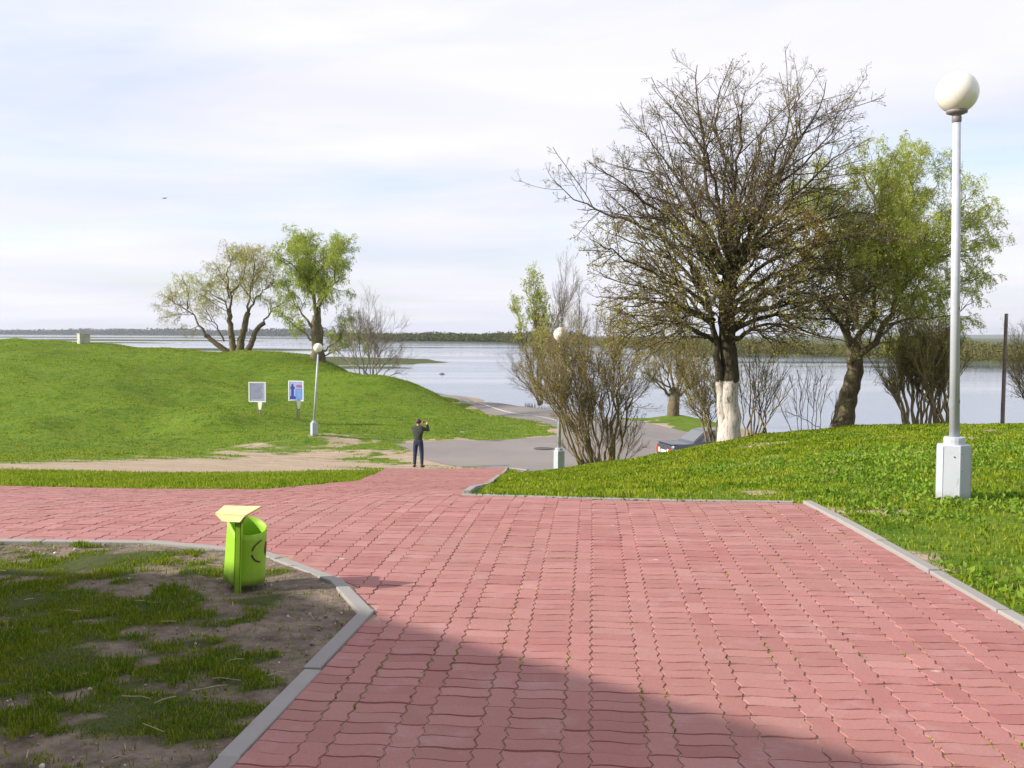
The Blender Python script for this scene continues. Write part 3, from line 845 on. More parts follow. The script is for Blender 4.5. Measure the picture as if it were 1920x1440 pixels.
bm = bmesh.new(); add_box(bm, (-0.045, -0.07, 0.465), (0.02, 0.05, 0.05), None, 0.003)
link('hood_bracket', bm_mesh('hood_bracket', bm), MAT_LIME, bin_)

# ------------------------------------------------------------------ notice boards on the mound
MAT_FRAME = simple('board_frame', (0.66, 0.68, 0.66), 0.5, 0.1, 10)
MAT_GREYPRINT = simple('grey_print', (0.27, 0.29, 0.40), 0.5, 0.06, 2)
MAT_TEXT = simple('text_ink', (0.13, 0.15, 0.25), 0.6, 0.3, 6)
MAT_BLUEPRINT = simple('sky_blue_print', (0.09, 0.21, 0.50), 0.4, 0.15, 2.5)
MAT_PALEBLUE = simple('pale_blue_print', (0.26, 0.31, 0.56), 0.4, 0.1, 2.5)
MAT_NAVY = simple('navy_print', (0.015, 0.035, 0.22), 0.4, 0.2, 4)
MAT_REDPRINT = simple('red_brown_print', (0.26, 0.10, 0.16), 0.4, 0.2, 6)
MAT_BRACKET = simple('whitewashed_wood', (0.75, 0.72, 0.60), 0.7, 0.12, 8)
MAT_POST = simple('grey_post', (0.22, 0.21, 0.17), 0.8, 0.2, 8)
def board(x, d, w, h, zc_, rz, label, picture):
    q = on(x, d)
    root = empty('notice_board', q, rz, label, 'notice board')
    zc_ = zc_ - q.z
    bm = bmesh.new(); add_box(bm, (0, 0, zc_), (w, 0.03, h), None, 0.004)
    pan = link('panel', bm_mesh('panel', bm), MAT_PALEBLUE if picture else MAT_GREYPRINT, root)
    for c_, s_ in (((-w / 2 - 0.02, -0.005, zc_), (0.055, 0.06, h + 0.07)), ((w / 2 + 0.02, -0.005, zc_), (0.045, 0.06, h + 0.07)),
                   ((0, -0.005, zc_ + h / 2 + 0.015), (w, 0.056, 0.04)), ((0, -0.005, zc_ - h / 2 - 0.015), (w, 0.056, 0.04))):
        bm = bmesh.new(); add_box(bm, c_, s_, None, 0.004); link('frame_bar', bm_mesh('frame_bar', bm), MAT_FRAME, root)
    yf = -0.0175
    def flat(name, pts, mat, lift=0.0):
        bm = bmesh.new(); bm.faces.new([bm.verts.new((a, yf - lift, zc_ + b_)) for a, b_ in pts]); link(name, bm_mesh(name, bm), mat, pan)
    if picture:
        flat('printed_sky', [(-w * .06, -h * .44), (w * .47, -h * .44), (w * .47, h * .12), (-w * .06, h * .12)], MAT_BLUEPRINT)
        flat('printed_tower', [(-w * .46, -h * .44), (-w * .02, -h * .44), (-w * .04, -h * .30), (-w * .17, -h * .26), (-w * .17, h * .10), (-w * .10, h * .12), (-w * .10, h * .20), (-w * .20, h * .27), (-w * .20, h * .35), (-w * .27, h * .38), (-w * .34, h * .35), (-w * .34, h * .27), (-w * .42, h * .20), (-w * .42, h * .12), (-w * .36, h * .08), (-w * .37, -h * .26), (-w * .46, -h * .32)], MAT_NAVY, 0.002)
        flat('printed_heading', [(w * .02, h * .18), (w * .44, h * .18), (w * .44, h * .33), (w * .02, h * .33)], MAT_REDPRINT, 0.001)
        for k in range(6):
            zz = h * (.02 - .07 * k)
            flat('printed_line', [(w * .08, zz), (w * (.40 - .03 * (k % 3)), zz), (w * (.40 - .03 * (k % 3)), zz + .018), (w * .08, zz + .018)], MAT_PALEBLUE, 0.002)
    else:
        for k in range(13):
            zz = h * (.38 - .062 * k); e = w * (.40 - random.uniform(0, .16))
            flat('printed_line', [(-w * .40, zz), (e, zz), (e, zz + .026), (-w * .40, zz + .026)], MAT_TEXT)
    bm = bmesh.new()                                   # whitewashed wedge that carries the board
    a = [(-0.10, 0), (0.13, 0), (0.05, -0.36), (-0.05, -0.36)]
    zt = zc_ - h / 2 - 0.035
    f_ = [bm.verts.new((x_ + 0.13, -0.03, zt + z_)) for x_, z_ in a]; b_ = [bm.verts.new((x_ + 0.13, 0.05, zt + z_)) for x_, z_ in a]
    bm.faces.new(f_[::-1]); bm.faces.new(b_)
    for k in range(4): bm.faces.new((f_[k], f_[(k + 1) % 4], b_[(k + 1) % 4], b_[k]))
    link('bracket', bm_mesh('bracket', bm), MAT_BRACKET, root)
    bm = bmesh.new(); add_cone(bm, (0.13, 0.02, -0.3), (0.13, 0.02, zt - 0.1), 0.03, 0.03, 8); add_cone(bm, (0.0, 0.06, -0.3), (0.0, 0.06, zt + 0.2), 0.025, 0.025, 8)
    link('post', bm_mesh('post', bm), MAT_POST, root)
board(482, 48, 0.80, 0.88, px(482, 735, 48).z, math.radians(-14), 'white framed notice board with grey lines of text on the mound', False)
board(555, 48.3, 0.76, 0.90, px(555, 733, 48.3).z, math.radians(-22), 'blue picture notice board with a dark tower, next to the leaning lamp', True)
# ------------------------------------------------------------------ trees: limbs drawn by hand, branches grown level by level
def norm(a): return a / (np.linalg.norm(a, axis=-1, keepdims=True) + 1e-9)
def resample(pts, K, wig=0.0, rng=RNG):
    pts = np.array([list(q) for q in pts], float)
    n = len(pts)
    s = np.concatenate([[0], np.cumsum(np.linalg.norm(np.diff(pts, axis=0), axis=1))]); s /= s[-1]
    ext = np.vstack([2 * pts[0] - pts[1], pts, 2 * pts[-1] - pts[-2]])
    out = []
    for u in np.linspace(0, 1, K):
        i = min(np.searchsorted(s, u, side='right') - 1, n - 2); f = (u - s[i]) / (s[i + 1] - s[i] + 1e-9)
        p0, p1, p2, p3 = ext[i], ext[i + 1], ext[i + 2], ext[i + 3]
        out.append(0.5 * (2 * p1 + (p2 - p0) * f + (2 * p0 - 5 * p1 + 4 * p2 - p3) * f * f + (-p0 + 3 * p1 - 3 * p2 + p3) * f ** 3))
    out = np.array(out)
    if wig:
        L = np.linalg.norm(pts[-1] - pts[0])
        nz = rng.normal(0, wig * L / K, out.shape); nz[0] = 0
        out += nz
    return out
class Level:
    def __init__(s, pts, rad):
        s.pts = pts; s.rad = rad                       # (N,K,3) (N,K)
        s.len = np.linalg.norm(np.diff(pts, axis=1), axis=2).sum(1)
def grow(par, n, ang, ang_sd, ratio, K, rr, rend, up=(0, 0, 0.15), wig=0.12, t0=0.15, t1=1.0, lmin=0.0, lmax=9.0, rng=RNG, fall=0.55, rmax=9.0, gravity_ramp=0.0):
    N, Kp = par.rad.shape
    cnt = np.maximum(1, np.round(n * np.clip(par.len / np.mean(par.len), 0.35, 2.2))).astype(int)
    idx = np.repeat(np.arange(N), cnt)
    M = len(idx)
    t = t0 + (t1 - t0) * rng.random(M) ** 0.85
    f = t * (Kp - 1); i = np.minimum(f.astype(int), Kp - 2); f = (f - i)[:, None]
    p = par.pts[idx, i] * (1 - f) + par.pts[idx, i + 1] * f
    tan = norm(par.pts[idx, i + 1] - par.pts[idx, i])
    r0 = par.rad[idx, i] * (1 - f[:, 0]) + par.rad[idx, i + 1] * f[:, 0]
    perp = rng.normal(0, 1, (M, 3)); perp = norm(perp - (perp * tan).sum(1, keepdims=True) * tan)
    a = np.radians(np.clip(rng.normal(ang, ang_sd, M), 8, 110))[:, None]
    d = norm(np.cos(a) * tan + np.sin(a) * perp)
    L = np.clip(par.len[idx] * ratio * (1 - fall * t) * rng.uniform(0.55, 1.35, M), lmin, lmax)
    pts = np.zeros((M, K, 3)); pts[:, 0] = p
    upv = np.array(up)
    for k in range(1, K):
        d = norm(d + upv * (1 + gravity_ramp * k) + rng.normal(0, wig, (M, 3)))
        pts[:, k] = pts[:, k - 1] + d * (L / (K - 1))[:, None]
    r0 = np.minimum(r0 * rr, rmax)
    rad = r0[:, None] * (1 - np.linspace(0, 1, K))[None] + np.minimum(rend, r0)[:, None] * np.linspace(0, 1, K)[None]
    return Level(pts, rad)
def tubes(levels_sides):
    V = []; Q = []; off = 0
    for lv, S in levels_sides:
        N, K = lv.rad.shape
        T = np.zeros_like(lv.pts)
        T[:, 1:-1] = lv.pts[:, 2:] - lv.pts[:, :-2]; T[:, 0] = lv.pts[:, 1] - lv.pts[:, 0]; T[:, -1] = lv.pts[:, -1] - lv.pts[:, -2]
        T = norm(T)
        ref = np.where(np.abs(T[:, :1, 2:]) > 0.9, np.array([1.0, 0, 0]), np.array([0, 0, 1.0]))
        u = norm(np.cross(np.broadcast_to(ref, T.shape), T)); w = np.cross(T, u)
        a = np.arange(S) * 2 * np.pi / S
        ring = lv.pts[:, :, None, :] + lv.rad[:, :, None, None] * (np.cos(a)[None, None, :, None] * u[:, :, None, :] + np.sin(a)[None, None, :, None] * w[:, :, None, :])
        V.append(ring.reshape(-1, 3))
        base = off + (np.arange(N) * K * S)[:, None, None] + (np.arange(K - 1) * S)[None, :, None]
        k0 = np.arange(S)[None, None, :]; k1 = (np.arange(S) + 1)[None, None, :] % S
        Q.append(np.stack([base + k0, base + k1, base + S + k1, base + S + k0], -1).reshape(-1, 4))
        off += N * K * S
    return np.vstack(V), np.vstack(Q)
def leaves_on(lv, n, size, rng, t0=0.1, aspect=0.45, hang=0.0, spread=0.03):
    N, K = lv.rad.shape
    idx = rng.integers(0, N, n); t = t0 + (1 - t0) * rng.random(n)
    f = t * (K - 1); i = np.minimum(f.astype(int), K - 2); f = (f - i)[:, None]
    p = lv.pts[idx, i] * (1 - f) + lv.pts[idx, i + 1] * f + rng.normal(0, spread, (n, 3))
    return leaf_quads(p, size, rng, aspect, hang)
def leaf_quads(p, size, rng, aspect=0.45, hang=0.0):
    n = len(p)
    d = norm(rng.normal(0, 1, (n, 3)) + np.array([0, 0, -hang]))
    s = norm(np.cross(d, rng.normal(0, 1, (n, 3))))
    l = (size * rng.uniform(0.6, 1.4, n))[:, None]
    V = np.stack([p, p + d * l * 0.5 + s * l * aspect * 0.5, p + d * l, p + d * l * 0.5 - s * l * aspect * 0.5], 1).reshape(-1, 3)
    return V, np.arange(4 * n).reshape(-1, 4)

def bark(name, lo, hi, lichen=None, white=None, scale=9.0):
    t = NT(name); p = t.pos()
    f = t.noise(p, scale, 6, 0.7, sc=(1.6, 1.6, 0.35))
    c = t.mix(t.ramp(f, [(0.35, 0.0), (0.65, 1.0)]), lo, hi)
    if lichen: c = t.mix(t.math('MULTIPLY', t.ramp(t.noise(p, 3.0, 4, 0.6), [(0.50, 0.0), (0.68, 1.0)]), 0.6), c, lichen)
    if white is not None:
        sp = t.n('ShaderNodeSeparateXYZ'); t.l(p, sp.inputs[0])
        h = t.math('ADD', sp.outputs[2], t.math('MULTIPLY', t.math('SUBTRACT', t.noise(p, 7.0, 4, 0.7, sc=(1, 1, 0.25)), 0.5), 0.5))
        m = t.math('LESS_THAN', h, white)
        chip = t.ramp(t.noise(p, 11.0, 5, 0.75, sc=(1.5, 1.5, 0.4)), [(0.52, 1.0), (0.62, 0.0)])
        c = t.mix(t.math('MULTIPLY', m, t.math('ADD', 0.30, t.math('MULTIPLY', chip, 0.70))), c, t.mix(t.noise(p, 8.0, 5, 0.7, sc=(1.5, 1.5, 0.25)), (0.40, 0.34, 0.29), (0.66, 0.62, 0.58)))
    t.pbr(c, 0.9, t.bump(t.noise(p, scale * 1.6, 5, 0.7, sc=(1.8, 1.8, 0.3)), 0.9, 0.03), 0.2)
    return t.m
def leafmat(name, cols, trans=0.45):
    t = NT(name)
    r = t.n('ShaderNodeNewGeometry').outputs['Random Per Island']
    n = len(cols)
    c = t.ramp(r, [(k / max(1, n - 1), q) for k, q in enumerate(cols)])
    d = t.n('ShaderNodeBsdfDiffuse'); tr = t.n('ShaderNodeBsdfTranslucent')
    t.l(c, d.inputs['Color']); t.l(c, tr.inputs['Color'])
    m = t.n('ShaderNodeMixShader'); m.inputs[0].default_value = trans
    t.l(d.outputs[0], m.inputs[1]); t.l(tr.outputs[0], m.inputs[2]); t.l(m.outputs[0], t.out.inputs['Surface'])
    return t.m
BARK_DARK = bark('dark_bark', (0.030, 0.024, 0.018), (0.105, 0.085, 0.060), (0.075, 0.075, 0.030))
BARK_TWIG = bark('twig_bark', (0.055, 0.042, 0.030), (0.17, 0.125, 0.082), (0.13, 0.125, 0.045), scale=5.0)
BARK_GREY = bark('grey_twig_bark', (0.13, 0.11, 0.09), (0.28, 0.24, 0.20), (0.16, 0.155, 0.08), scale=5.0)
BARK_WILLOW = bark('willow_bark', (0.075, 0.058, 0.038), (0.22, 0.175, 0.115), (0.14, 0.15, 0.045))
WILLOW_TWIG = bark('willow_twig_bark', (0.16, 0.15, 0.045), (0.34, 0.32, 0.10), (0.26, 0.30, 0.06), scale=5.0)
BARK_SHRUB = bark('shrub_bark', (0.14, 0.105, 0.062), (0.34, 0.265, 0.16), (0.24, 0.22, 0.065), scale=5.0)
LEAF_BUD = leafmat('bud_leaves', [(0.24, 0.26, 0.05), (0.40, 0.40, 0.09), (0.36, 0.29, 0.08), (0.26, 0.19, 0.07), (0.42, 0.44, 0.11)])
LEAF_RUST = leafmat('rusty_leaves', [(0.36, 0.22, 0.045), (0.44, 0.29, 0.07), (0.32, 0.25, 0.05)])
LEAF_WILLOW = leafmat('willow_leaves', [(0.36, 0.43, 0.06), (0.48, 0.54, 0.11), (0.42, 0.47, 0.07), (0.52, 0.55, 0.16)])
LEAF_WILLOW_DARK = leafmat('willow_leaves_olive', [(0.33, 0.39, 0.045), (0.45, 0.48, 0.07), (0.50, 0.46, 0.08), (0.38, 0.43, 0.05)])

LEAF_FRESH = leafmat('fresh_willow_leaves', [(0.27, 0.38, 0.05), (0.38, 0.48, 0.08), (0.42, 0.46, 0.08), (0.30, 0.41, 0.06)])
def limbs_level(specs, d0, K=14, wig=0.35, rng=RNG, shrink=1.0, thick=1.0):
    """specs: (pixel points, depth at the tip, r0, r1)"""
    P_, R_ = [], []
    for pts, dd, r0, r1 in specs:
        n = len(pts)
        if shrink < 1 and n > 2:
            pts = list(pts); a_, b_ = pts[-2], pts[-1]; pts[-1] = (a_[0] + (b_[0] - a_[0]) * shrink, a_[1] + (b_[1] - a_[1]) * shrink)
        w = [px(q[0], q[1], d0 + (q[2] if len(q) > 2 else dd * (k / (n - 1)) ** 1.2)) for k, q in enumerate(pts)]
        P_.append(resample(w, K, wig, rng)); R_.append(thick * (r0 + (r1 - r0) * np.linspace(0, 1, K) ** 0.7))
    return Level(np.array(P_), np.array(R_))
def add_tree(name, label, cat, base, trunks, limb_lv, branch_lvs, leaf_sets, bark_m, twig_m, group=None, trunk_sides=14, limb_sides=7, trunk_m=None):
    """trunks: list of Level (one stem each) -> child 'trunk'; limbs and branches one child each; leaves one child per colour"""
    root = empty(name, base, 0, label, cat, group)
    off = np.array(base)
    for tr in trunks:
        V, Q = tubes([(tr, trunk_sides)])
        link('trunk', np_mesh('trunk', V - off, quads=Q), trunk_m or bark_m, root, smooth=True)
    if limb_lv is not None:
        V, Q = tubes([(limb_lv, limb_sides)])
        link('limbs', np_mesh('limbs', V - off, quads=Q), bark_m, root, smooth=True)
    V, Q = tubes(branch_lvs)
    crown = link('crown', np_mesh('crown', V - off, quads=Q), twig_m, root, smooth=True); crown['kind'] = 'stuff'
    for (V, Q), m in leaf_sets:
        l_ = link('foliage', np_mesh('foliage', V - off, quads=Q), m, crown); l_['kind'] = 'stuff'
    return root
def flare(lv, k=0.5, n=3):
    K = lv.rad.shape[1]
    lv.rad *= (1 + k * np.exp(-np.arange(K) / n))[None]
    return lv

# ---- the big budding tree with a whitewashed double trunk
rg = np.random.default_rng(5)
D = 23.0
base = on(1365, D)
tA = flare(limbs_level([([(1368, 842), (1369, 760), (1368, 690), (1364, 620), (1366, 560), (1370, 500)], 0.1, 0.235, 0.165)], D, 18, 0.10, rg), 0.15)
tB = flare(limbs_level([([(1358, 842), (1354, 760), (1347, 690), (1340, 620), (1331, 570), (1305, 510), (1270, 465), (1240, 445)], -0.1, 0.145, 0.02)], D, 18, 0.10, rg), 0.25)
S_ = [
 ([(1370, 510), (1350, 440), (1330, 380), (1320, 300), (1305, 200), (1301, 118)], 0.6, .11, .012),
 ([(1370, 505), (1374, 420), (1385, 340), (1390, 250), (1398, 155)], -0.8, .11, .012),
 ([(1372, 505), (1392, 440), (1432, 370), (1482, 290), (1528, 205), (1546, 140)], 0.4, .12, .012),
 ([(1372, 510), (1402, 460), (1470, 385), (1550, 315), (1606, 255)], -0.7, .11, .012),
 ([(1374, 520), (1422, 472), (1500, 430), (1600, 400), (1672, 385)], 1.0, .10, .012),
 ([(1368, 500), (1356, 430), (1360, 330), (1345, 240), (1352, 150)], 1.6, .09, .012),
 ([(1368, 510), (1338, 450), (1290, 370), (1240, 290), (1190, 228)], 0.9, .10, .010),
 ([(1366, 520), (1330, 472), (1250, 405), (1160, 345), (1095, 300)], -0.9, .10, .010),
 ([(1322, 535), (1280, 480), (1215, 430), (1130, 402), (1080, 372), (1026, 335)], 0.5, .095, .010),
 ([(1328, 575), (1250, 522), (1165, 480), (1095, 440)], -1.3, .08, .010),
 ([(1336, 605), (1250, 572), (1175, 560), (1108, 556)], 0.6, .085, .010),
 ([(1338, 640), (1275, 608), (1205, 612), (1155, 640)], -1.6, .07, .010),
 ([(1340, 630), (1290, 560), (1220, 540), (1130, 590)], 1.9, .07, .010),
 ([(1368, 585), (1450, 545), (1540, 512), (1640, 492)], -0.6, .11, .012),
 ([(1368, 625), (1430, 590), (1500, 598), (1600, 610), (1680, 630)], 0.8, .10, .012),
 ([(1368, 560), (1440, 492), (1520, 462), (1620, 440), (1688, 450)], -1.6, .09, .012),
 ([(1374, 510), (1410, 450), (1450, 330), (1472, 240), (1500, 150)], 1.7, .10, .012),
 ([(1374, 520), (1412, 470), (1500, 370), (1590, 335)], 2.2, .09, .012),
 ([(1366, 600), (1420, 560), (1470, 545), (1560, 560), (1640, 570)], -2.2, .09, .012),
 ([(1366, 640), (1410, 620), (1450, 640), (1510, 650)], -1.8, .06, .010),
 ([(1340, 600), (1300, 590), (1240, 620), (1180, 650)], -2.3, .06, .010),
 ([(1362, 560), (1330, 500), (1290, 440), (1260, 400)], -2.6, .08, .010),
 ([(1370, 520), (1400, 450), (1420, 400), (1440, 360)], -2.8, .08, .010),
 ([(1368, 520), (1360, 450), (1350, 400), (1345, 340)], -2.4, .08, .010),
 ([(1368, 530), (1380, 460), (1400, 380), (1420, 280)], 2.8, .08, .010),
 ([(1360, 540), (1310, 470), (1240, 360), (1200, 300)], 2.4, .08, .010),
 ([(1368, 540), (1400, 470), (1460, 420), (1530, 380)], -2.4, .08, .010), ([(1366, 575), (1430, 530), (1510, 490), (1590, 470)], 2.2, .09, .010),
 ([(1340, 590), (1290, 540), (1220, 500), (1150, 470)], 2.2, .08, .010), ([(1338, 610), (1270, 570), (1200, 570), (1140, 600)], -1.2, .07, .010),
 ([(1368, 610), (1440, 575), (1530, 560), (1620, 540), (1675, 545)], 1.6, .09, .010), ([(1368, 640), (1440, 610), (1540, 630), (1620, 650)], -1.0, .07, .010),
 ([(1370, 500), (1362, 420), (1330, 320), (1280, 220), (1262, 170)], -1.2, .09, .010), ([(1372, 500), (1390, 420), (1420, 310), (1440, 200)], -1.4, .09, .010),
 ([(1370, 505), (1380, 400), (1375, 300), (1380, 200)], 0.9, .09, .010), ([(1374, 500), (1410, 430), (1480, 330), (1560, 260), (1575, 210)], 1.4, .09, .010),
 ([(1366, 510), (1310, 420), (1230, 340), (1150, 300)], 1.4, .09, .010), ([(1330, 560), (1260, 490), (1170, 450), (1110, 420)], 1.5, .08, .010),
 ([(1368, 560), (1340, 480), (1300, 380), (1270, 300)], -1.9, .09, .010), ([(1340, 640), (1300, 630), (1240, 650), (1200, 680)], 0.8, .05, .010),
 ([(1362, 610), (1350, 560), (1320, 540), (1270, 545)], -2.6, .06, .010), ([(1366, 620), (1385, 570), (1420, 545), (1480, 540)], -2.8, .06, .010),
 ([(1364, 640), (1370, 590), (1390, 560), (1400, 520)], -2.2, .05, .010), ([(1345, 640), (1330, 600), (1300, 590), (1250, 600)], -2.0, .05, .010),
 ([(1364, 650), (1350, 610), (1345, 580), (1330, 550)], -1.8, .05, .010), ([(1368, 650), (1400, 620), (1460, 620), (1530, 600)], -2.4, .05, .010),
 ([(1366, 560), (1350, 510), (1310, 470), (1250, 460)], -2.6, .07, .010), ([(1368, 560), (1400, 500), (1450, 480), (1520, 490)], -2.4, .07, .010),
 ([(1366, 600), (1440, 570), (1530, 580), (1620, 590), (1690, 600)], 0.2, .08, .010), ([(1366, 570), (1450, 520), (1560, 500), (1650, 520)], 2.6, .08, .010),
 ([(1338, 600), (1260, 560), (1180, 530), (1110, 510)], 0.8, .07, .010), ([(1338, 630), (1260, 600), (1190, 590), (1125, 610)], 2.0, .06, .010),
 ([(1366, 540), (1370, 480), (1355, 430), (1360, 370)], -1.5, .08, .010), ([(1330, 560), (1300, 520), (1290, 470), (1270, 440)], -0.8, .07, .010),
]
lim = limbs_level(S_, D, 14, 0.16, rg, 0.86, 0.70)
sub_ = grow(lim, 5.5, 34, 10, 0.62, 9, 0.62, 0.007, up=(0, 0, 0.02), wig=0.055, t0=0.25, t1=0.95, lmin=0.5, lmax=2.0, rng=rg, fall=0.72, rmax=0.035)
both = Level(np.concatenate([np.array([resample(q, 9) for q in lim.pts]), sub_.pts]), np.concatenate([lim.rad[:, np.linspace(0, 13, 9).astype(int)], sub_.rad]))
b1_ = grow(both, 7.2, 50, 13, 0.40, 6, 0.5, 0.0055, up=(0, 0, 0.035), wig=0.08, t0=0.15, lmin=0.22, lmax=0.95, rng=rg, fall=0.65, rmax=0.015)
b2_ = grow(b1_, 4.8, 50, 16, 0.50, 4, 0.55, 0.0042, up=(0, 0, 0.05), wig=0.10, t0=0.1, lmin=0.12, lmax=0.42, rng=rg, rmax=0.0085)
b3_ = grow(b2_, 2.6, 52, 18, 0.50, 3, 0.6, 0.0036, up=(0, 0, 0.04), wig=0.12, t0=0.15, lmin=0.06, lmax=0.18, rng=rg, rmax=0.006)
low = b3_.pts[:, 0, 2] < px(1365, 420, D).z
lowL = Level(b3_.pts[low], b3_.rad[low]); hiL = Level(b3_.pts[~low], b3_.rad[~low])
rust = np.linalg.norm(b3_.pts[:, 0] - np.array(px(1490, 420, D - 0.8)), axis=1) < 0.75
L1 = leaves_on(lowL, 21000, 0.046, rg, aspect=0.6, spread=0.02); L2 = leaves_on(hiL, 11000, 0.038, rg, aspect=0.6, spread=0.015)
V1 = (np.vstack([L1[0], L2[0]]), np.arange((len(L1[0]) + len(L2[0]))).reshape(-1, 4))
sets = [(V1, LEAF_BUD)]
if rust.sum() > 3: sets.append((leaves_on(Level(b3_.pts[rust], b3_.rad[rust]), 1500, 0.055, rg, aspect=0.7, spread=0.05), LEAF_RUST))
WHITE = bark('whitewashed_bark', (0.030, 0.024, 0.018), (0.105, 0.085, 0.060), (0.075, 0.075, 0.030), white=px(1365, 716, D).z)
add_tree('budding_tree', 'large spreading budding tree with whitewashed double trunk on the lawn', 'tree', base, [tA, tB], lim, [(sub_, 6), (b1_, 4), (b2_, 3), (b3_, 3)], sets, BARK_DARK, BARK_TWIG, trunk_m=WHITE)

# ---- willow to its right
def willow(name, label, d, base_px, trunks, limbs, seed, n1=10, n2=7, n3=6, nleaf=14000, leaf=0.06, droop=0.22, leafm=LEAF_WILLOW, scale=1.0, group=None, t_up=0.08, len3=0.9, thick=0.7, tthick=1.0, twigm=None):
    rg = np.random.default_rng(seed)
    b_ = on(base_px, d)
    tr = [flare(limbs_level([q], d, 14, 0.12, rg, 1.0, tthick), 0.35) for q in trunks]
    lm = limbs_level(limbs, d, 12, 0.18, rg, 0.85, thick)
    a1 = grow(lm, n1, 38, 13, 0.50, 7, 0.5, 0.007 * scale, rmax=0.026 * scale, fall=0.7, up=(0, 0, t_up), wig=0.08, t0=0.12, lmin=0.4 * scale, lmax=2.2 * scale, rng=rg)
    a2 = grow(a1, n2, 42, 16, 0.52, 6, 0.5, 0.004 * scale, rmax=0.010 * scale, up=(0, 0, 0.0), wig=0.10, t0=0.15, lmin=0.3 * scale, lmax=1.1 * scale, rng=rg)
    a3 = grow(a2, n3, 45, 18, 0.85, 6, 0.5, 0.0026 * scale, rmax=0.005 * scale, up=(0, 0, -droop), wig=0.06, t0=0.1, lmin=0.25 * scale, lmax=len3 * scale, rng=rg, gravity_ramp=0.25)
    lv = leaves_on(a3, nleaf, leaf, rg, aspect=0.28, hang=0.9, spread=0.012 * scale)
    return add_tree(name, label, 'tree', b_, tr, lm, [(a1, 5), (a2, 4), (a3, 3)], [(lv, leafm)], BARK_WILLOW, twigm or WILLOW_TWIG, group)
willow('willow_tree', 'pale green leafing willow with thick leaning trunk behind the tall lamp', 25.0, 1588,
    [([(1578, 822), (1583, 780), (1594, 735), (1602, 690), (1598, 640)], 0.1, .255, .18)],
    [([(1594, 650), (1576, 610), (1540, 560), (1500, 530)], -0.8, .12, .015), ([(1596, 650), (1590, 590), (1580, 500), (1566, 420), (1572, 335)], 0.6, .13, .012),
     ([(1594, 680), (1640, 640), (1672, 580), (1720, 505), (1790, 440), (1810, 395)], 0.3, .16, .012), ([(1600, 650), (1628, 590), (1645, 490), (1652, 390), (1668, 300)], -0.5, .13, .012),
     ([(1680, 570), (1740, 545), (1800, 530), (1846, 510)], 0.8, .07, .010), ([(1655, 610), (1720, 600), (1790, 590), (1830, 560)], -0.9, .07, .010),
     ([(1640, 500), (1690, 420), (1720, 350), (1735, 300)], 1.2, .08, .010), ([(1640, 640), (1690, 600), (1730, 640), (1760, 600)], 1.6, .06, .010),
     ([(1580, 500), (1540, 420), (1530, 370), (1540, 320)], 1.6, .07, .010), ([(1720, 505), (1760, 450), (1800, 380), (1815, 360)], -1.2, .07, .010),
     ([(1740, 490), (1810, 470), (1850, 450)], -0.4, .06, .010), ([(1652, 390), (1620, 330), (1640, 290)], 0.8, .06, .010), ([(1598, 620), (1630, 540), (1700, 470), (1750, 430)], -2.0, .09, .010),
     ([(1598, 600), (1600, 520), (1650, 440), (1690, 380)], 2.2, .09, .010)],
    21, n1=13, n2=7, n3=8, nleaf=125000, leaf=0.060, droop=0.26, leafm=LEAF_WILLOW, len3=1.3)

# ---- the group on the mound
willow('willow_tree', 'sprawling many-trunked willow on the mound, left of its neighbour', 76.0, 445,
    [([(432, 672), (420, 655), (400, 640), (385, 628)], 0, .38, .26), ([(438, 672), (436, 640), (431, 610), (430, 580)], 0, .42, .28), ([(447, 672), (452, 640), (462, 600), (466, 585)], 0, .50, .32), ([(455, 672), (468, 650), (480, 620), (495, 605)], 0, .40, .26)],
    [([(385, 628), (368, 598), (350, 578), (325, 568), (306, 548)], 1, .26, .03), ([(352, 580), (352, 550), (345, 520)], -1, .16, .03), ([(420, 640), (405, 610), (390, 590), (375, 568)], -2, .18, .03),
     ([(430, 580), (433, 550), (420, 525), (395, 500)], 0, .26, .03), ([(432, 550), (455, 520), (462, 490), (455, 470)], 2, .20, .03), ([(466, 585), (468, 550), (475, 510), (480, 470)], -2, .26, .03),
     ([(466, 585), (480, 560), (505, 535), (520, 520)], 2, .24, .03), ([(495, 605), (510, 580), (530, 570), (545, 560)], 0, .20, .03), ([(433, 600), (415, 560), (385, 545), (372, 530)], 3, .18, .03),
     ([(430, 560), (425, 520), (432, 490), (428, 478)], -3, .18, .03), ([(470, 540), (495, 500), (505, 480)], 3, .16, .03)],
    31, n1=12, n2=6, n3=6, nleaf=12000, twigm=BARK_SHRUB, leaf=0.14, droop=0.22, leafm=LEAF_WILLOW_DARK, scale=1.9, thick=0.42, tthick=0.62, len3=1.1, group='trees on the mound')
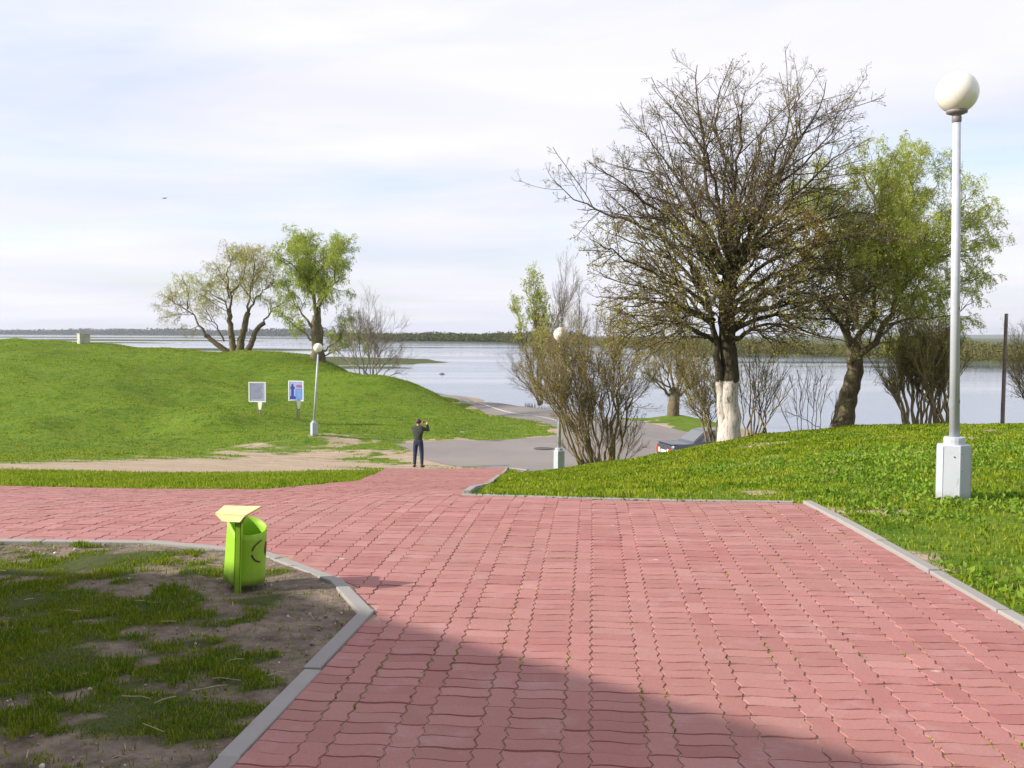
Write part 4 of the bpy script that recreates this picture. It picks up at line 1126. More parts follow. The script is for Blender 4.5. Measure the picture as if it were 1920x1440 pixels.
willow('willow_tree', 'upright bushy willow with dense green top and dark trunk on the mound', 73.0, 597,
    [([(594, 684), (594, 650), (590, 620), (592, 590)], 0, .62, .36), ([(600, 684), (600, 640), (598, 600), (598, 575)], 0.5, .45, .26)],
    [([(592, 590), (585, 550), (580, 510), (575, 455)], 0, .30, .03), ([(598, 575), (612, 550), (625, 520), (632, 480)], -2, .26, .03), ([(592, 600), (588, 540), (592, 500), (600, 460)], 2, .28, .03),
     ([(588, 620), (570, 590), (548, 560), (530, 520)], 1, .24, .03), ([(590, 560), (565, 520), (545, 490), (520, 480)], -2, .22, .03), ([(598, 570), (608, 545), (640, 520), (645, 470)], 2, .20, .03),
     ([(588, 640), (565, 620), (540, 600), (520, 580)], 0, .20, .03), ([(602, 660), (630, 640), (650, 610), (655, 590)], 1, .14, .03), ([(604, 668), (640, 655), (670, 645), (690, 640)], -1, .12, .03),
     ([(585, 540), (560, 480), (555, 450)], 3, .18, .03), ([(592, 520), (620, 470), (625, 455)], 3, .18, .03)],
    37, n1=12, n2=7, n3=6, nleaf=42000, leaf=0.14, droop=0.30, leafm=LEAF_FRESH, scale=1.9, thick=0.48, tthick=0.66, len3=1.2, group='trees on the mound')

# ---- shrubs with many stems from one foot
def shrub(name, label, d, stems, seed, n1=7, n2=6, n3=0, twig=BARK_SHRUB, bark_=BARK_SHRUB, ang=26, leaf=None, up=0.12, scale=1.0, cat='shrub', group=None, base_px=None, r1=0.45, sides=7, l1max=2.5, thick=0.75):
    """stems: (pixel points, tip depth, r0, r1)"""
    rg = np.random.default_rng(seed)
    lm = limbs_level(stems, d, 11, 0.13, rg, 0.95, thick)
    bx_ = base_px if base_px else sum(s_[0][0][0] for s_ in stems) / len(stems)
    b_ = on(bx_, d)
    root = empty(name, b_, 0, label, cat, group)
    off = np.array(b_)
    for k in range(len(stems)):
        V, Q = tubes([(Level(lm.pts[k:k + 1], lm.rad[k:k + 1]), sides)])
        link('stem', np_mesh('stem', V - off, quads=Q), bark_, root, smooth=True)
    a1 = grow(lm, n1 * 1.5, ang, 11, r1, 6, 0.5, 0.005 * scale, rmax=0.014 * scale, up=(0, 0, up), wig=0.06, t0=0.2, lmin=0.2 * scale, lmax=l1max * scale, rng=rg)
    a2 = grow(a1, n2 * 1.35, ang + 4, 13, 0.55, 5, 0.55, 0.0036 * scale, rmax=0.0065 * scale, up=(0, 0, up * 0.7), wig=0.08, t0=0.1, lmin=0.15 * scale, lmax=1.0 * scale, rng=rg)
    lvls = [(a1, 4), (a2, 3)]; last = a2
    if n3:
        a3 = grow(a2, n3, ang + 8, 15, 0.55, 4, 0.6, 0.0030 * scale, rmax=0.0045 * scale, up=(0, 0, up * 0.5), wig=0.10, t0=0.1, lmin=0.12 * scale, lmax=0.6 * scale, rng=rg)
        lvls.append((a3, 3)); last = a3
    V, Q = tubes(lvls)
    tw = link('twigs', np_mesh('twigs', V - off, quads=Q), twig, root, smooth=True); tw['kind'] = 'stuff'
    if leaf:
        n, size, m = leaf
        V, Q = leaves_on(last, n, size, rg, aspect=0.5, spread=0.02 * scale)
        lf = link('foliage', np_mesh('foliage', V - off, quads=Q), m, root); lf['kind'] = 'stuff'
    return root
def fan(x0, x1, y0, tips, r, dr=0.8, rng=random):
    out = []
    for k, (tx, ty) in enumerate(tips):
        bx_ = x0 + (x1 - x0) * (k + 0.5) / len(tips) + rng.uniform(-4, 4)
        mx_ = bx_ + (tx - bx_) * 0.42 + rng.uniform(-6, 6); my_ = y0 + (ty - y0) * 0.5
        out.append(([(bx_, y0), (mx_, my_), (tx, ty)], rng.uniform(-dr, dr), r * rng.uniform(0.7, 1.2), 0.008))
    return out
random.seed(3)
bush = fan(1085, 1125, 872, [(985, 690), (1002, 660), (1020, 640), (1040, 650), (1045, 622), (1062, 640), (1078, 625), (1030, 720), (1090, 660)], 0.055, 1.2)
bush += [([(1135, 872), (1140, 800), (1142, 740), (1120, 690), (1095, 668)], 0.2, .05, .012), ([(1145, 872), (1148, 790), (1150, 700), (1140, 620)], -0.2, .075, .012), ([(1150, 872), (1158, 780), (1162, 690), (1170, 610)], 0.4, .070, .012),
         ([(1158, 872), (1168, 820), (1180, 760), (1186, 745)], 0.0, .045, .03), ([(1128, 870), (1128, 780), (1122, 700), (1128, 650)], 0.6, .04, .01), ([(1140, 872), (1150, 760), (1185, 680), (1205, 640)], -0.6, .04, .01),
         ([(1110, 872), (1080, 800), (1050, 740), (1015, 690)], -0.8, .05, .01), ([(1100, 872), (1075, 820), (1062, 790)], 0.2, .03, .008), ([(1165, 868), (1190, 820), (1215, 770)], 0.5, .02, .006)]
shrub('bare_bush', 'large bare brown bush with leaning stems right behind the middle lamp', 27.0, bush, 41, n1=9, n2=7, n3=3.5, leaf=(18000, 0.04, LEAF_BUD), base_px=1130)
# brush sprouting round its foot
shrub('sapling_brush', 'low tangle of thin shoots at the foot of the big bare bush', 26.7, fan(1085, 1180, 868, [(1050, 830), (1070, 800), (1090, 790), (1105, 800), (1120, 780), (1135, 795), (1150, 790), (1165, 800), (1180, 810), (1200, 820), (1215, 835)], 0.014, 0.3), 43, n1=8, n2=5, leaf=(500, 0.035, LEAF_BUD), base_px=1132, l1max=0.8)
# trees on the far side of the road
shrub('young_tree', 'slim pale green tree by the water behind the middle lamp', 82.0, [([(1012, 760), (1010, 700), (1005, 620), (1000, 540)], 0, .16, .02), ([(1014, 760), (1018, 690), (1025, 620), (1020, 570)], 1, .12, .02), ([(1010, 760), (995, 690), (980, 630), (972, 590)], 1, .12, .02)], 47, n1=12, n2=7, n3=4, ang=24, leaf=(6000, 0.16, LEAF_WILLOW), up=0.2, scale=2.4, cat='tree', bark_=BARK_WILLOW, twig=BARK_WILLOW, base_px=1012, r1=0.42, l1max=1.6)
shrub('young_tree', 'tall slim bare grey tree by the water left of the big tree', 80.0, [([(1050, 765), (1052, 690), (1055, 600), (1062, 515)], 0, .17, .02), ([(1052, 765), (1075, 690), (1085, 610), (1090, 560)], 1, .12, .02), ([(1048, 765), (1040, 690), (1042, 610), (1045, 560)], 1, .12, .02), ([(1052, 765), (1095, 690), (1115, 640), (1120, 610)], -1, .10, .02)], 49, n1=12, n2=7, n3=3, ang=24, up=0.2, scale=2.4, cat='tree', bark_=BARK_GREY, twig=BARK_GREY, base_px=1050, r1=0.42, l1max=1.6)
shrub('waterside_bush', 'bare bush at the waterline left of the middle lamp post', 78.0, fan(1008, 1040, 758, [(945, 690), (955, 660), (975, 640), (1000, 640), (1020, 650), (1040, 645), (1055, 670), (965, 710), (1070, 690)], 0.07, 2.0), 51, n1=8, n2=6, n3=3, scale=2.2, twig=BARK_SHRUB, base_px=1022)
# stout pollard by the water
random.seed(9)
pol = [([(1261, 800), (1262, 770), (1264, 748), (1266, 728)], 0, .62, .42)]
pol += fan(1256, 1276, 742, [(1195, 690), (1205, 665), (1225, 645), (1245, 635), (1265, 630), (1285, 640), (1305, 655), (1320, 675), (1330, 700), (1215, 700)], 0.12, 2.0)
shrub('pollard_tree', 'stout pollarded tree with spraying thin branches on the verge by the water', 64.0, pol, 53, n1=8, n2=6, n3=3, scale=1.8, cat='tree', bark_=BARK_WILLOW, leaf=(2500, 0.11, LEAF_BUD), base_px=1264, sides=12)
# shrubs round the big trunk
random.seed(13)
shrub('bare_bush', 'bare bush hugging the left side of the whitewashed trunk', 24.2, fan(1325, 1345, 828, [(1262, 700), (1275, 665), (1290, 640), (1305, 650), (1318, 690), (1300, 720), (1335, 700), (1285, 740)], 0.032, 0.7), 55, n1=8, n2=6, n3=2.5, leaf=(4500, 0.04, LEAF_BUD), base_px=1335, l1max=1.2)
shrub('bare_bush', 'open many-stemmed bare bush just right of the whitewashed trunk', 24.0, fan(1395, 1440, 818, [(1385, 690), (1402, 660), (1420, 650), (1440, 655), (1460, 665), (1478, 690), (1490, 720), (1410, 700), (1450, 700)], 0.035, 0.7), 57, n1=7, n2=5, leaf=(500, 0.035, LEAF_BUD), base_px=1412, l1max=1.2)
shrub('sapling_brush', 'thin grey saplings between the two thick trunks', 25.0, fan(1480, 1562, 812, [(1455, 740), (1478, 700), (1495, 690), (1512, 680), (1530, 690), (1545, 670), (1560, 700), (1470, 770), (1580, 740)], 0.014, 0.5), 59, n1=5, n2=4, twig=BARK_GREY, bark_=BARK_GREY, base_px=1515, l1max=0.9)
shrub('bare_bush', 'dense broom-like bush of upright stems behind the tall lamp post', 23.4, fan(1700, 1785, 804, [(1652, 690), (1660, 650), (1672, 630), (1688, 622), (1702, 628), (1716, 618), (1730, 625), (1745, 618), (1760, 628), (1775, 620), (1790, 632), (1802, 650), (1812, 680), (1738, 650), (1720, 660), (1690, 660), (1755, 660), (1775, 650), (1668, 670), (1730, 640)], 0.034, 0.8), 61, n1=10, n2=7, n3=3, ang=18, leaf=(7000, 0.035, LEAF_WILLOW_DARK), up=0.2, base_px=1742, l1max=0.9, thick=1.3)
shrub('bare_bush', 'bare bush reaching in at the right edge beyond the wooden pole', 26.0, fan(1935, 1975, 800, [(1885, 690), (1880, 660), (1900, 640), (1920, 630), (1940, 640), (1960, 650), (1990, 660), (1905, 710)], 0.04, 0.8), 63, n1=8, n2=6, n3=2.5, leaf=(1500, 0.04, LEAF_RUST), base_px=1955, l1max=1.2)
random.seed(17)
shrub('leafless_shrub', 'wide low leafless shrub on the slope below the mound trees', 66.0, fan(672, 712, 712, [(615, 640), (635, 610), (655, 585), (672, 575), (690, 570), (710, 580), (728, 590), (745, 610), (755, 640), (765, 670), (640, 670), (700, 620), (770, 690)], 0.07, 2.5), 67, n1=8, n2=6, n3=3, scale=1.8, bark_=BARK_GREY, twig=BARK_GREY, base_px=693, group='trees on the mound')
# ------------------------------------------------------------------ person taking a photograph
MAT_SKIN = simple('skin', (0.46, 0.25, 0.17), 0.55, 0.1, 12)
MAT_JACKET = simple('dark_jacket', (0.035, 0.042, 0.032), 0.85, 0.3, 9, 0.2)
MAT_JEANS = simple('navy_jeans', (0.020, 0.032, 0.062), 0.85, 0.3, 12, 0.2)
MAT_HAIR = simple('brown_hair', (0.045, 0.018, 0.012), 0.6, 0.3, 30)
MAT_SHOE = simple('black_shoe', (0.015, 0.013, 0.013), 0.5, 0.2, 12)
MAT_BLACKBODY = simple('camera_body', (0.02, 0.02, 0.022), 0.4, 0.2, 20)
def skin_mesh(name, verts, edges, radii, root=0, sub=2):
    bm = bmesh.new()
    sk = bm.verts.layers.skin.verify()
    vs_ = [bm.verts.new(q) for q in verts]
    for v_, r_ in zip(vs_, radii): v_[sk].radius = r_ if isinstance(r_, tuple) else (r_, r_)
    vs_[root][sk].use_root = True
    for a, b_ in edges: bm.edges.new((vs_[a], vs_[b_]))
    me = bpy.data.meshes.new(name); bm.to_mesh(me); bm.free()
    o = bpy.data.objects.new('tmp_' + name, me); col.objects.link(o)
    m = o.modifiers.new('skin', 'SKIN'); m.use_smooth_shade = True
    s_ = o.modifiers.new('sub', 'SUBSURF'); s_.levels = sub; s_.render_levels = sub
    dg = bpy.context.evaluated_depsgraph_get(); dg.update()
    res = bpy.data.meshes.new_from_object(o.evaluated_get(dg)); res.name = name
    bpy.data.objects.remove(o, do_unlink=True); bpy.data.meshes.remove(me)
    return res
PX_, PY_ = at(784, 35.3)
pbase = Vector((PX_, PY_, gz(PX_, PY_)))
# the figure looks away from the camera, a little to its right; x right, y away, z up
person = empty('person', pbase, math.radians(-14), 'person in dark jacket and navy jeans raising a camera at the end of the path', 'person')
J = dict(pelvis=(0, 0, 0.92), waist=(0, -0.005, 1.06), chest=(0, -0.02, 1.26), neck0=(0, -0.01, 1.43), neck=(0.005, 0.0, 1.49), head=(0.01, 0.02, 1.58), crown=(0.01, 0.015, 1.665),
         hipL=(-0.095, 0, 0.86), kneeL=(-0.125, 0.02, 0.48), ankL=(-0.135, -0.01, 0.085), toeL=(-0.155, 0.13, 0.035),
         hipR=(0.095, 0, 0.86), kneeR=(0.120, 0.03, 0.48), ankR=(0.135, 0.0, 0.085), toeR=(0.175, 0.13, 0.035),
         shL=(-0.185, 0.0, 1.38), elL=(-0.20, 0.20, 1.25), wrL=(-0.01, 0.30, 1.49), hdL=(0.03, 0.33, 1.56),
         shR=(0.185, 0.0, 1.38), elR=(0.335, 0.13, 1.30), wrR=(0.235, 0.27, 1.50), hdR=(0.195, 0.31, 1.57))
names = list(J); ix = {k: i for i, k in enumerate(names)}
E_ = [('pelvis', 'waist'), ('waist', 'chest'), ('chest', 'neck0'), ('neck0', 'neck'), ('neck', 'head'), ('head', 'crown'), ('pelvis', 'hipL'), ('hipL', 'kneeL'), ('kneeL', 'ankL'), ('ankL', 'toeL'),
      ('pelvis', 'hipR'), ('hipR', 'kneeR'), ('kneeR', 'ankR'), ('ankR', 'toeR'), ('chest', 'shL'), ('shL', 'elL'), ('elL', 'wrL'), ('wrL', 'hdL'), ('chest', 'shR'), ('shR', 'elR'), ('elR', 'wrR'), ('wrR', 'hdR')]
RAD = dict(pelvis=(0.13, 0.10), waist=(0.125, 0.095), chest=(0.15, 0.105), neck0=0.065, neck=0.052, head=(0.080, 0.095), crown=(0.060, 0.070), hipL=0.085, kneeL=0.058, ankL=0.042, toeL=0.035, hipR=0.085, kneeR=0.058, ankR=0.042, toeR=0.035,
           shL=0.065, elL=0.045, wrL=0.032, hdL=(0.040, 0.022), shR=0.065, elR=0.045, wrR=0.032, hdR=(0.040, 0.022))
def sub_skel(keep, grow_=1.0, add=0.0, root='pelvis'):
    kk = [k for k in names if k in keep]; m = {k: i for i, k in enumerate(kk)}
    def R_(k):
        r_ = RAD[k]
        return tuple(x * grow_ + add for x in r_) if isinstance(r_, tuple) else r_ * grow_ + add
    return [J[k] for k in kk], [(m[a], m[b_]) for a, b_ in E_ if a in m and b_ in m], [R_(k) for k in kk], m[root]
v_, e_, r_, rt = sub_skel(names)
me = skin_mesh('body', v_, e_, r_, rt)
bm = bmesh.new(); bm.from_mesh(me)                     # nose, ears and fingers on the same mesh
hd = Vector(J['head'])
add_cone(bm, hd + Vector((0.03, 0.085, -0.005)), hd + Vector((0.035, 0.115, -0.025)), 0.020, 0.010, 8)
for s_ in (-1, 1):
    bmesh.ops.create_uvsphere(bm, u_segments=8, v_segments=6, radius=1, matrix=Matrix.Translation(hd + Vector((0.083 * s_, 0.0, -0.01))) @ Matrix.Diagonal((0.014, 0.024, 0.034, 1)))
for side, h_, dirx in (('L', Vector(J['hdL']), 1), ('R', Vector(J['hdR']), -1)):
    for k, (off_, L_) in enumerate((((0.028), 0.062), ((0.010), 0.070), ((-0.010), 0.066), ((-0.028), 0.052))):
        p0 = h_ + Vector((dirx * 0.008, 0.010, off_)); p1 = p0 + Vector((dirx * L_ * 0.40, 0.028, 0.004)); p2 = p1 + Vector((dirx * L_ * 0.55, 0.0, -0.004))
        add_cone(bm, p0, p1, 0.0095, 0.0088, 7); add_cone(bm, p1, p2, 0.0088, 0.0070, 7)
    p0 = h_ + Vector((dirx * 0.004, -0.015, -0.03)); p1 = p0 + Vector((dirx * 0.03, -0.02, 0.0)); add_cone(bm, p0, p1, 0.0115, 0.0095, 7); add_cone(bm, p1, p1 + Vector((dirx * 0.028, 0.006, 0.006)), 0.0095, 0.008, 7)
bm.to_mesh(me); bm.free()
body = link('body', me, MAT_SKIN, person, smooth=True)
v_, e_, r_, rt = sub_skel(['pelvis', 'waist', 'chest', 'neck0', 'shL', 'elL', 'wrL', 'shR', 'elR', 'wrR'], 1.14, 0.012, 'chest')
link('jacket', skin_mesh('jacket', v_, e_, r_, rt), MAT_JACKET, person, smooth=True)
v_, e_, r_, rt = sub_skel(['pelvis', 'waist', 'hipL', 'kneeL', 'ankL', 'hipR', 'kneeR', 'ankR'], 1.08, 0.012)
link('trousers', skin_mesh('trousers', v_, e_, r_, rt), MAT_JEANS, person, smooth=True)
for s_ in 'LR':
    a, b_ = Vector(J['ank' + s_]), Vector(J['toe' + s_])
    link('shoe', skin_mesh('shoe', [a + Vector((0, -0.05, -0.035)), a + Vector((0, 0.0, -0.03)), (a + b_) / 2 + Vector((0, 0, -0.012)), b_ + Vector((0, 0.02, 0.005))], [(0, 1), (1, 2), (2, 3)], [0.042, 0.050, 0.050, 0.040], 1), MAT_SHOE, person, smooth=True)
bm = bmesh.new()
bmesh.ops.create_uvsphere(bm, u_segments=20, v_segments=14, radius=1, matrix=Matrix.Translation(hd + Vector((0, -0.012, 0.03))) @ Matrix.Diagonal((0.098, 0.108, 0.098, 1)))
bmesh.ops.delete(bm, geom=[v_ for v_ in bm.verts if v_.co.z < hd.z - 0.045 or (v_.co.y > hd.y + 0.055 and v_.co.z < hd.z + 0.06)], context='VERTS')
link('hair', bm_mesh('hair', bm), MAT_HAIR, person, smooth=True)
pc = empty('camera', pbase, math.radians(-14), 'small dark camera held up in both hands by the standing person', 'camera')
bm = bmesh.new(); add_box(bm, (0.112, 0.335, 1.565), (0.105, 0.035, 0.065), None, 0.006); link('camera_body', bm_mesh('camera_body', bm), MAT_BLACKBODY, pc)
bm = bmesh.new(); add_cone(bm, (0.105, 0.35, 1.562), (0.105, 0.385, 1.562), 0.024, 0.021, 16); link('lens', bm_mesh('lens', bm), MAT_BLACKBODY, pc)

# ------------------------------------------------------------------ parked car
MAT_CAR = simple('car_paint', (0.075, 0.082, 0.105), 0.25, 0.1, 3.0, 0.0, 0.8, 0.4)
MAT_GLASS = NT('car_glass'); MAT_GLASS.pbr((0.10, 0.11, 0.12), 0.05, None, 1.0); MAT_GLASS = MAT_GLASS.m
MAT_CHROME = simple('chrome', (0.62, 0.62, 0.60), 0.25, 0.1, 10, 0, 0.5, 1.0)
MAT_TAIL = simple('red_lens', (0.50, 0.035, 0.012), 0.25, 0.15, 20)
MAT_REVERSE = simple('white_lens', (0.75, 0.72, 0.62), 0.25, 0.1, 20)
MAT_TYRE = simple('tyre', (0.02, 0.02, 0.02), 0.9, 0.2, 20)
MAT_PLATE = simple('number_plate', (0.7, 0.7, 0.68), 0.5, 0.05, 20)
cx0, cy0 = at(1246, 37.6)                             # rear bumper end
car_rz = math.radians(14)
car = empty('parked_car', (cx0, cy0, 0), car_rz, 'dark blue saloon car half hidden by the grass bank beside the big tree', 'car')
ca, sa = math.cos(car_rz), math.sin(car_rz)
ccx, ccy = cx0 + 2.0 * ca, cy0 + 2.0 * sa
car.location.z = gz(ccx, ccy)
# lengthwise x from the rear bumper (0) to the front (4.05), y across, z up
def loft(secs, name, mat, parent, smooth=True):
    bm = bmesh.new(); rows = []
    for x_, prof_ in secs: rows.append([bm.verts.new((x_, y_, z_)) for y_, z_ in prof_])
    n = len(rows[0])
    for a, b_ in zip(rows, rows[1:]):
        for k in range(n - 1): bm.faces.new((a[k], a[k + 1], b_[k + 1], b_[k]))
    bm.faces.new(rows[0][::-1]); bm.faces.new(rows[-1])
    bmesh.ops.recalc_face_normals(bm, faces=bm.faces[:])
    return link(name, bm_mesh(name, bm), mat, parent, smooth=False)
def sect(w_, zb, zs, zt, cr=0.05):
    """one cross-section: sill, shoulder, top, mirrored"""
    h = [(w_ * 0.93, zb), (w_, zb + 0.12), (w_ * 1.01, zs - 0.10), (w_ * 0.985, zs), (w_ * 0.93, zt), (w_ * 0.5, zt + 0.012)]
    return h + [(-y_, z_) for y_, z_ in h[::-1]]
body_s = [(0.02, sect(0.72, 0.36, 0.72, 0.83)), (0.10, sect(0.78, 0.28, 0.82, 0.90)), (0.5, sect(0.80, 0.22, 0.86, 0.93)), (1.0, sect(0.81, 0.20, 0.88, 0.945)), (1.6, sect(0.81, 0.20, 0.88, 0.945)), (2.6, sect(0.81, 0.20, 0.88, 0.935)), (3.0, sect(0.81, 0.20, 0.87, 0.92)), (3.7, sect(0.79, 0.22, 0.80, 0.86)), (4.0, sect(0.76, 0.30, 0.72, 0.80)), (4.05, sect(0.72, 0.36, 0.66, 0.74))]
cb = loft(body_s, 'car_body', MAT_CAR, car)
def cab(w0, z0, w1, z1): return [(w0, z0), (w0 * 0.5 + w1 * 0.5, (z0 + z1) / 2), (w1, z1 - 0.03), (w1 * 0.85, z1), (-w1 * 0.85, z1), (-w1, z1 - 0.03), (-(w0 + w1) / 2, (z0 + z1) / 2), (-w0, z0)]
cabin = loft([(0.86, cab(0.73, 0.93, 0.72, 0.955)), (1.42, cab(0.745, 0.93, 0.60, 1.385)), (1.7, cab(0.75, 0.93, 0.605, 1.43)), (2.35, cab(0.75, 0.93, 0.60, 1.42)), (2.55, cab(0.745, 0.93, 0.59, 1.38)), (3.1, cab(0.73, 0.915, 0.70, 0.94))], 'cabin', MAT_CAR, car)
def pane(pts, name='window'):
    bm = bmesh.new(); q = [Vector(a) for a in pts]
    n_ = (q[1] - q[0]).cross(q[-1] - q[0]).normalized() * 0.012
    f1 = [bm.verts.new(a + n_) for a in q]; f0 = [bm.verts.new(a - n_) for a in q]
    bm.faces.new(f1); bm.faces.new(f0[::-1]); m_ = len(q)
    for k in range(m_): bm.faces.new((f1[k], f0[k], f0[(k + 1) % m_], f1[(k + 1) % m_]))
    bmesh.ops.recalc_face_normals(bm, faces=bm.faces[:])
    link(name, bm_mesh(name, bm), MAT_GLASS, cabin)
pane([(0.93, -0.64, 1.00), (0.93, 0.64, 1.00), (1.38, 0.53, 1.355), (1.38, -0.53, 1.355)], 'rear_window')
pane([(3.02, 0.62, 0.99), (3.02, -0.62, 0.99), (2.60, -0.52, 1.345), (2.60, 0.52, 1.345)], 'windscreen')
for s_ in (-1, 1):
    pane([(1.18, s_ * 0.737, 0.98), (1.95, s_ * 0.742, 0.98), (1.95, s_ * 0.625, 1.36), (1.48, s_ * 0.620, 1.34)])
    pane([(2.01, s_ * 0.742, 0.98), (2.86, s_ * 0.735, 0.97), (2.52, s_ * 0.615, 1.33), (2.01, s_ * 0.625, 1.36)])
for x_, nm in ((-0.02, 'rear_bumper'), (4.08, 'front_bumper')):
    bm = bmesh.new(); add_box(bm, (x_, 0, 0.42), (0.09, 1.58, 0.13), None, 0.02); link(nm, bm_mesh(nm, bm), MAT_CHROME, car)
for s_ in (-1, 1):
    bm = bmesh.new(); add_box(bm, (0.015, s_ * 0.60, 0.64), (0.07, 0.24, 0.19), None, 0.012); tl = link('tail_light', bm_mesh('tail_light', bm), MAT_TAIL, car)
    bm = bmesh.new(); add_box(bm, (0.013, s_ * 0.40, 0.64), (0.07, 0.12, 0.18), None, 0.012); link('reversing_lens', bm_mesh('reversing_lens', bm), MAT_REVERSE, tl)
    bm = bmesh.new(); add_cone(bm, (4.02, s_ * 0.55, 0.60), (4.075, s_ * 0.55, 0.60), 0.095, 0.09, 20); link('headlight', bm_mesh('headlight', bm), MAT_REVERSE, car)
bm = bmesh.new(); add_box(bm, (-0.002, 0, 0.62), (0.02, 0.5, 0.11), None, 0.003); link('number_plate', bm_mesh('number_plate', bm), MAT_PLATE, car)
bm = bmesh.new(); add_box(bm, (0.30, 0, 0.925), (0.55, 1.48, 0.012), None, 0.004); link('boot_lid', bm_mesh('boot_lid', bm), MAT_CAR, car)
for s_ in (-1, 1):
    for x_ in (0.80, 3.25):
        bm = bmesh.new(); prof_ = [(0.19, -0.085), (0.28, -0.085), (0.30, -0.05), (0.30, 0.05), (0.28, 0.085), (0.19, 0.085)]
        add_lathe(bm, prof_, 28)
        for v_ in bm.verts: v_.co = Vector((v_.co.x + x_, s_ * 0.74 + v_.co.z, v_.co.y + 0.30))
        ty = link('wheel', bm_mesh('wheel', bm), MAT_TYRE, car, smooth=True)
        bm = bmesh.new(); add_lathe(bm, [(0.0, 0.05), (0.08, 0.06), (0.12, 0.035), (0.19, 0.065), (0.195, -0.06), (0.0, -0.06)], 24)
        for v_ in bm.verts: v_.co = Vector((v_.co.x + x_, s_ * 0.74 + s_ * v_.co.z, v_.co.y + 0.30))
        bmesh.ops.recalc_face_normals(bm, faces=bm.faces[:])
        link('rim', bm_mesh('rim', bm), MAT_CHROME, ty, smooth=True)

# ------------------------------------------------------------------ wooden pole, concrete block, bird, drifting log
MAT_WOOD = simple('weathered_wood', (0.20, 0.15, 0.14), 0.9, 0.35, 4, 0.4)
q = on(1882, 25.0)
top = px(1887, 588, 25.0)
bm = bmesh.new(); prev = None
for k in range(13):
    f = k / 12; c_ = Vector((0, 0, -0.4)).lerp(top - q, f); r_ = 0.052 - 0.010 * f
    ring = [bm.verts.new((c_.x + r_ * (1 + random.uniform(-.08, .08)) * math.cos(a_ * math.pi / 5), c_.y + r_ * math.sin(a_ * math.pi / 5), c_.z)) for a_ in range(10)]
    if prev:
        for a_ in range(10): bm.faces.new((prev[a_], prev[(a_ + 1) % 10], ring[(a_ + 1) % 10], ring[a_]))
    prev = ring
bm.faces.new(prev)
o = link('wooden_pole', bm_mesh('wooden_pole', bm), MAT_WOOD, None, True); o.location = q
tag(o, 'plain weathered wooden pole near the right edge of the lawn', 'pole')
q = on(157, 79.0)
MAT_CONC = simple('old_concrete', (0.42, 0.40, 0.33), 0.9, 0.25, 2.5, 0.3)
blk = empty('concrete_block', q, math.radians(38), 'pale concrete block standing on top of the grassy mound', 'concrete block')
bm = bmesh.new(); add_box(bm, (0, 0, 0.25), (0.78, 0.78, 1.0), None, 0.03); link('block', bm_mesh('block', bm), MAT_CONC, blk)
bm = bmesh.new(); add_box(bm, (0, 0, 0.77), (0.84, 0.84, 0.06), None, 0.02); link('cap', bm_mesh('cap', bm), MAT_CONC, blk)
# bird
MAT_BIRD = simple('grey_plumage', (0.42, 0.42, 0.44), 0.8, 0.2, 10)
bp = px(308, 372, 70)
bird = empty('bird', bp, math.radians(60), 'small grey bird gliding in the sky above the mound', 'bird')
me = skin_mesh('bird_body', [(-0.24, 0, 0.0), (-0.10, 0, 0), (0.06, 0, 0.01), (0.17, 0, 0.03), (0.24, 0, 0.025)], [(0, 1), (1, 2), (2, 3), (3, 4)], [0.02, 0.05, 0.062, 0.04, 0.010], 1)
link('bird_body', me, MAT_BIRD, bird, smooth=True)
for s_ in (-1, 1):
    bm = bmesh.new(); pts = [(0.10, 0.03, 0.03), (0.12, 0.22, 0.09), (0.02, 0.48, 0.04), (-0.06, 0.25, 0.075), (-0.07, 0.03, 0.02)]
    a = [bm.verts.new((x_, s_ * y_, z_ + 0.006)) for x_, y_, z_ in pts]; b_ = [bm.verts.new((x_, s_ * y_, z_ - 0.006)) for x_, y_, z_ in pts]
    bm.faces.new(a); bm.faces.new(b_[::-1])
    for k in range(5): bm.faces.new((a[k], b_[k], b_[(k + 1) % 5], a[(k + 1) % 5]))
    bmesh.ops.recalc_face_normals(bm, faces=bm.faces[:]); link('wing', bm_mesh('wing', bm), MAT_BIRD, bird)
bird.scale = (0.7, 0.7, 0.7)
# log
lq = px(829, 702, 151)
me = skin_mesh('drifting_log', [(-0.45, 0, 0.02), (-0.1, 0.02, 0.05), (0.2, 0, 0.06), (0.42, -0.03, 0.03), (0.12, 0.05, 0.24)], [(0, 1), (1, 2), (2, 3), (1, 4)], [0.10, 0.13, 0.12, 0.07, 0.04], 1)
o = link('drifting_log', me, MAT_WOOD, None, True); o.location = (lq.x, 151, WATER_Z); tag(o, 'short dark log drifting on the open water', 'log')

# ------------------------------------------------------------------ building behind on the left whose shadow falls over the foreground
MAT_WALL = simple('plaster_wall', (0.55, 0.50, 0.42), 0.9, 0.1, 1.5, 0.1)
MAT_ROOF = simple('metal_roof', (0.28, 0.12, 0.09), 0.6, 0.15, 2.0)
MAT_DOOR = simple('door_wood', (0.16, 0.09, 0.05), 0.6, 0.2, 4)
BH = 5.0
sv = (-sun_vec.x / sun_vec.z * BH, -sun_vec.y / sun_vec.z * BH)
foot = [(x_ - sv[0], y_ - sv[1]) for x_, y_ in [(-9.0, 6.84), (-2.1, 6.66), (-1.70, 6.50), (-0.78, 5.72), (1.42, 3.74), (4.6, 0.9), (5.6, -1.3), (24, -1.3), (24, -14), (-9, -14)]]  # unseen wing behind the camera added to block sky light over the foreground
hb = empty('building', (foot[2][0], foot[2][1], 0), 0, 'plastered building outside the picture whose shadow crosses the paving', 'building')
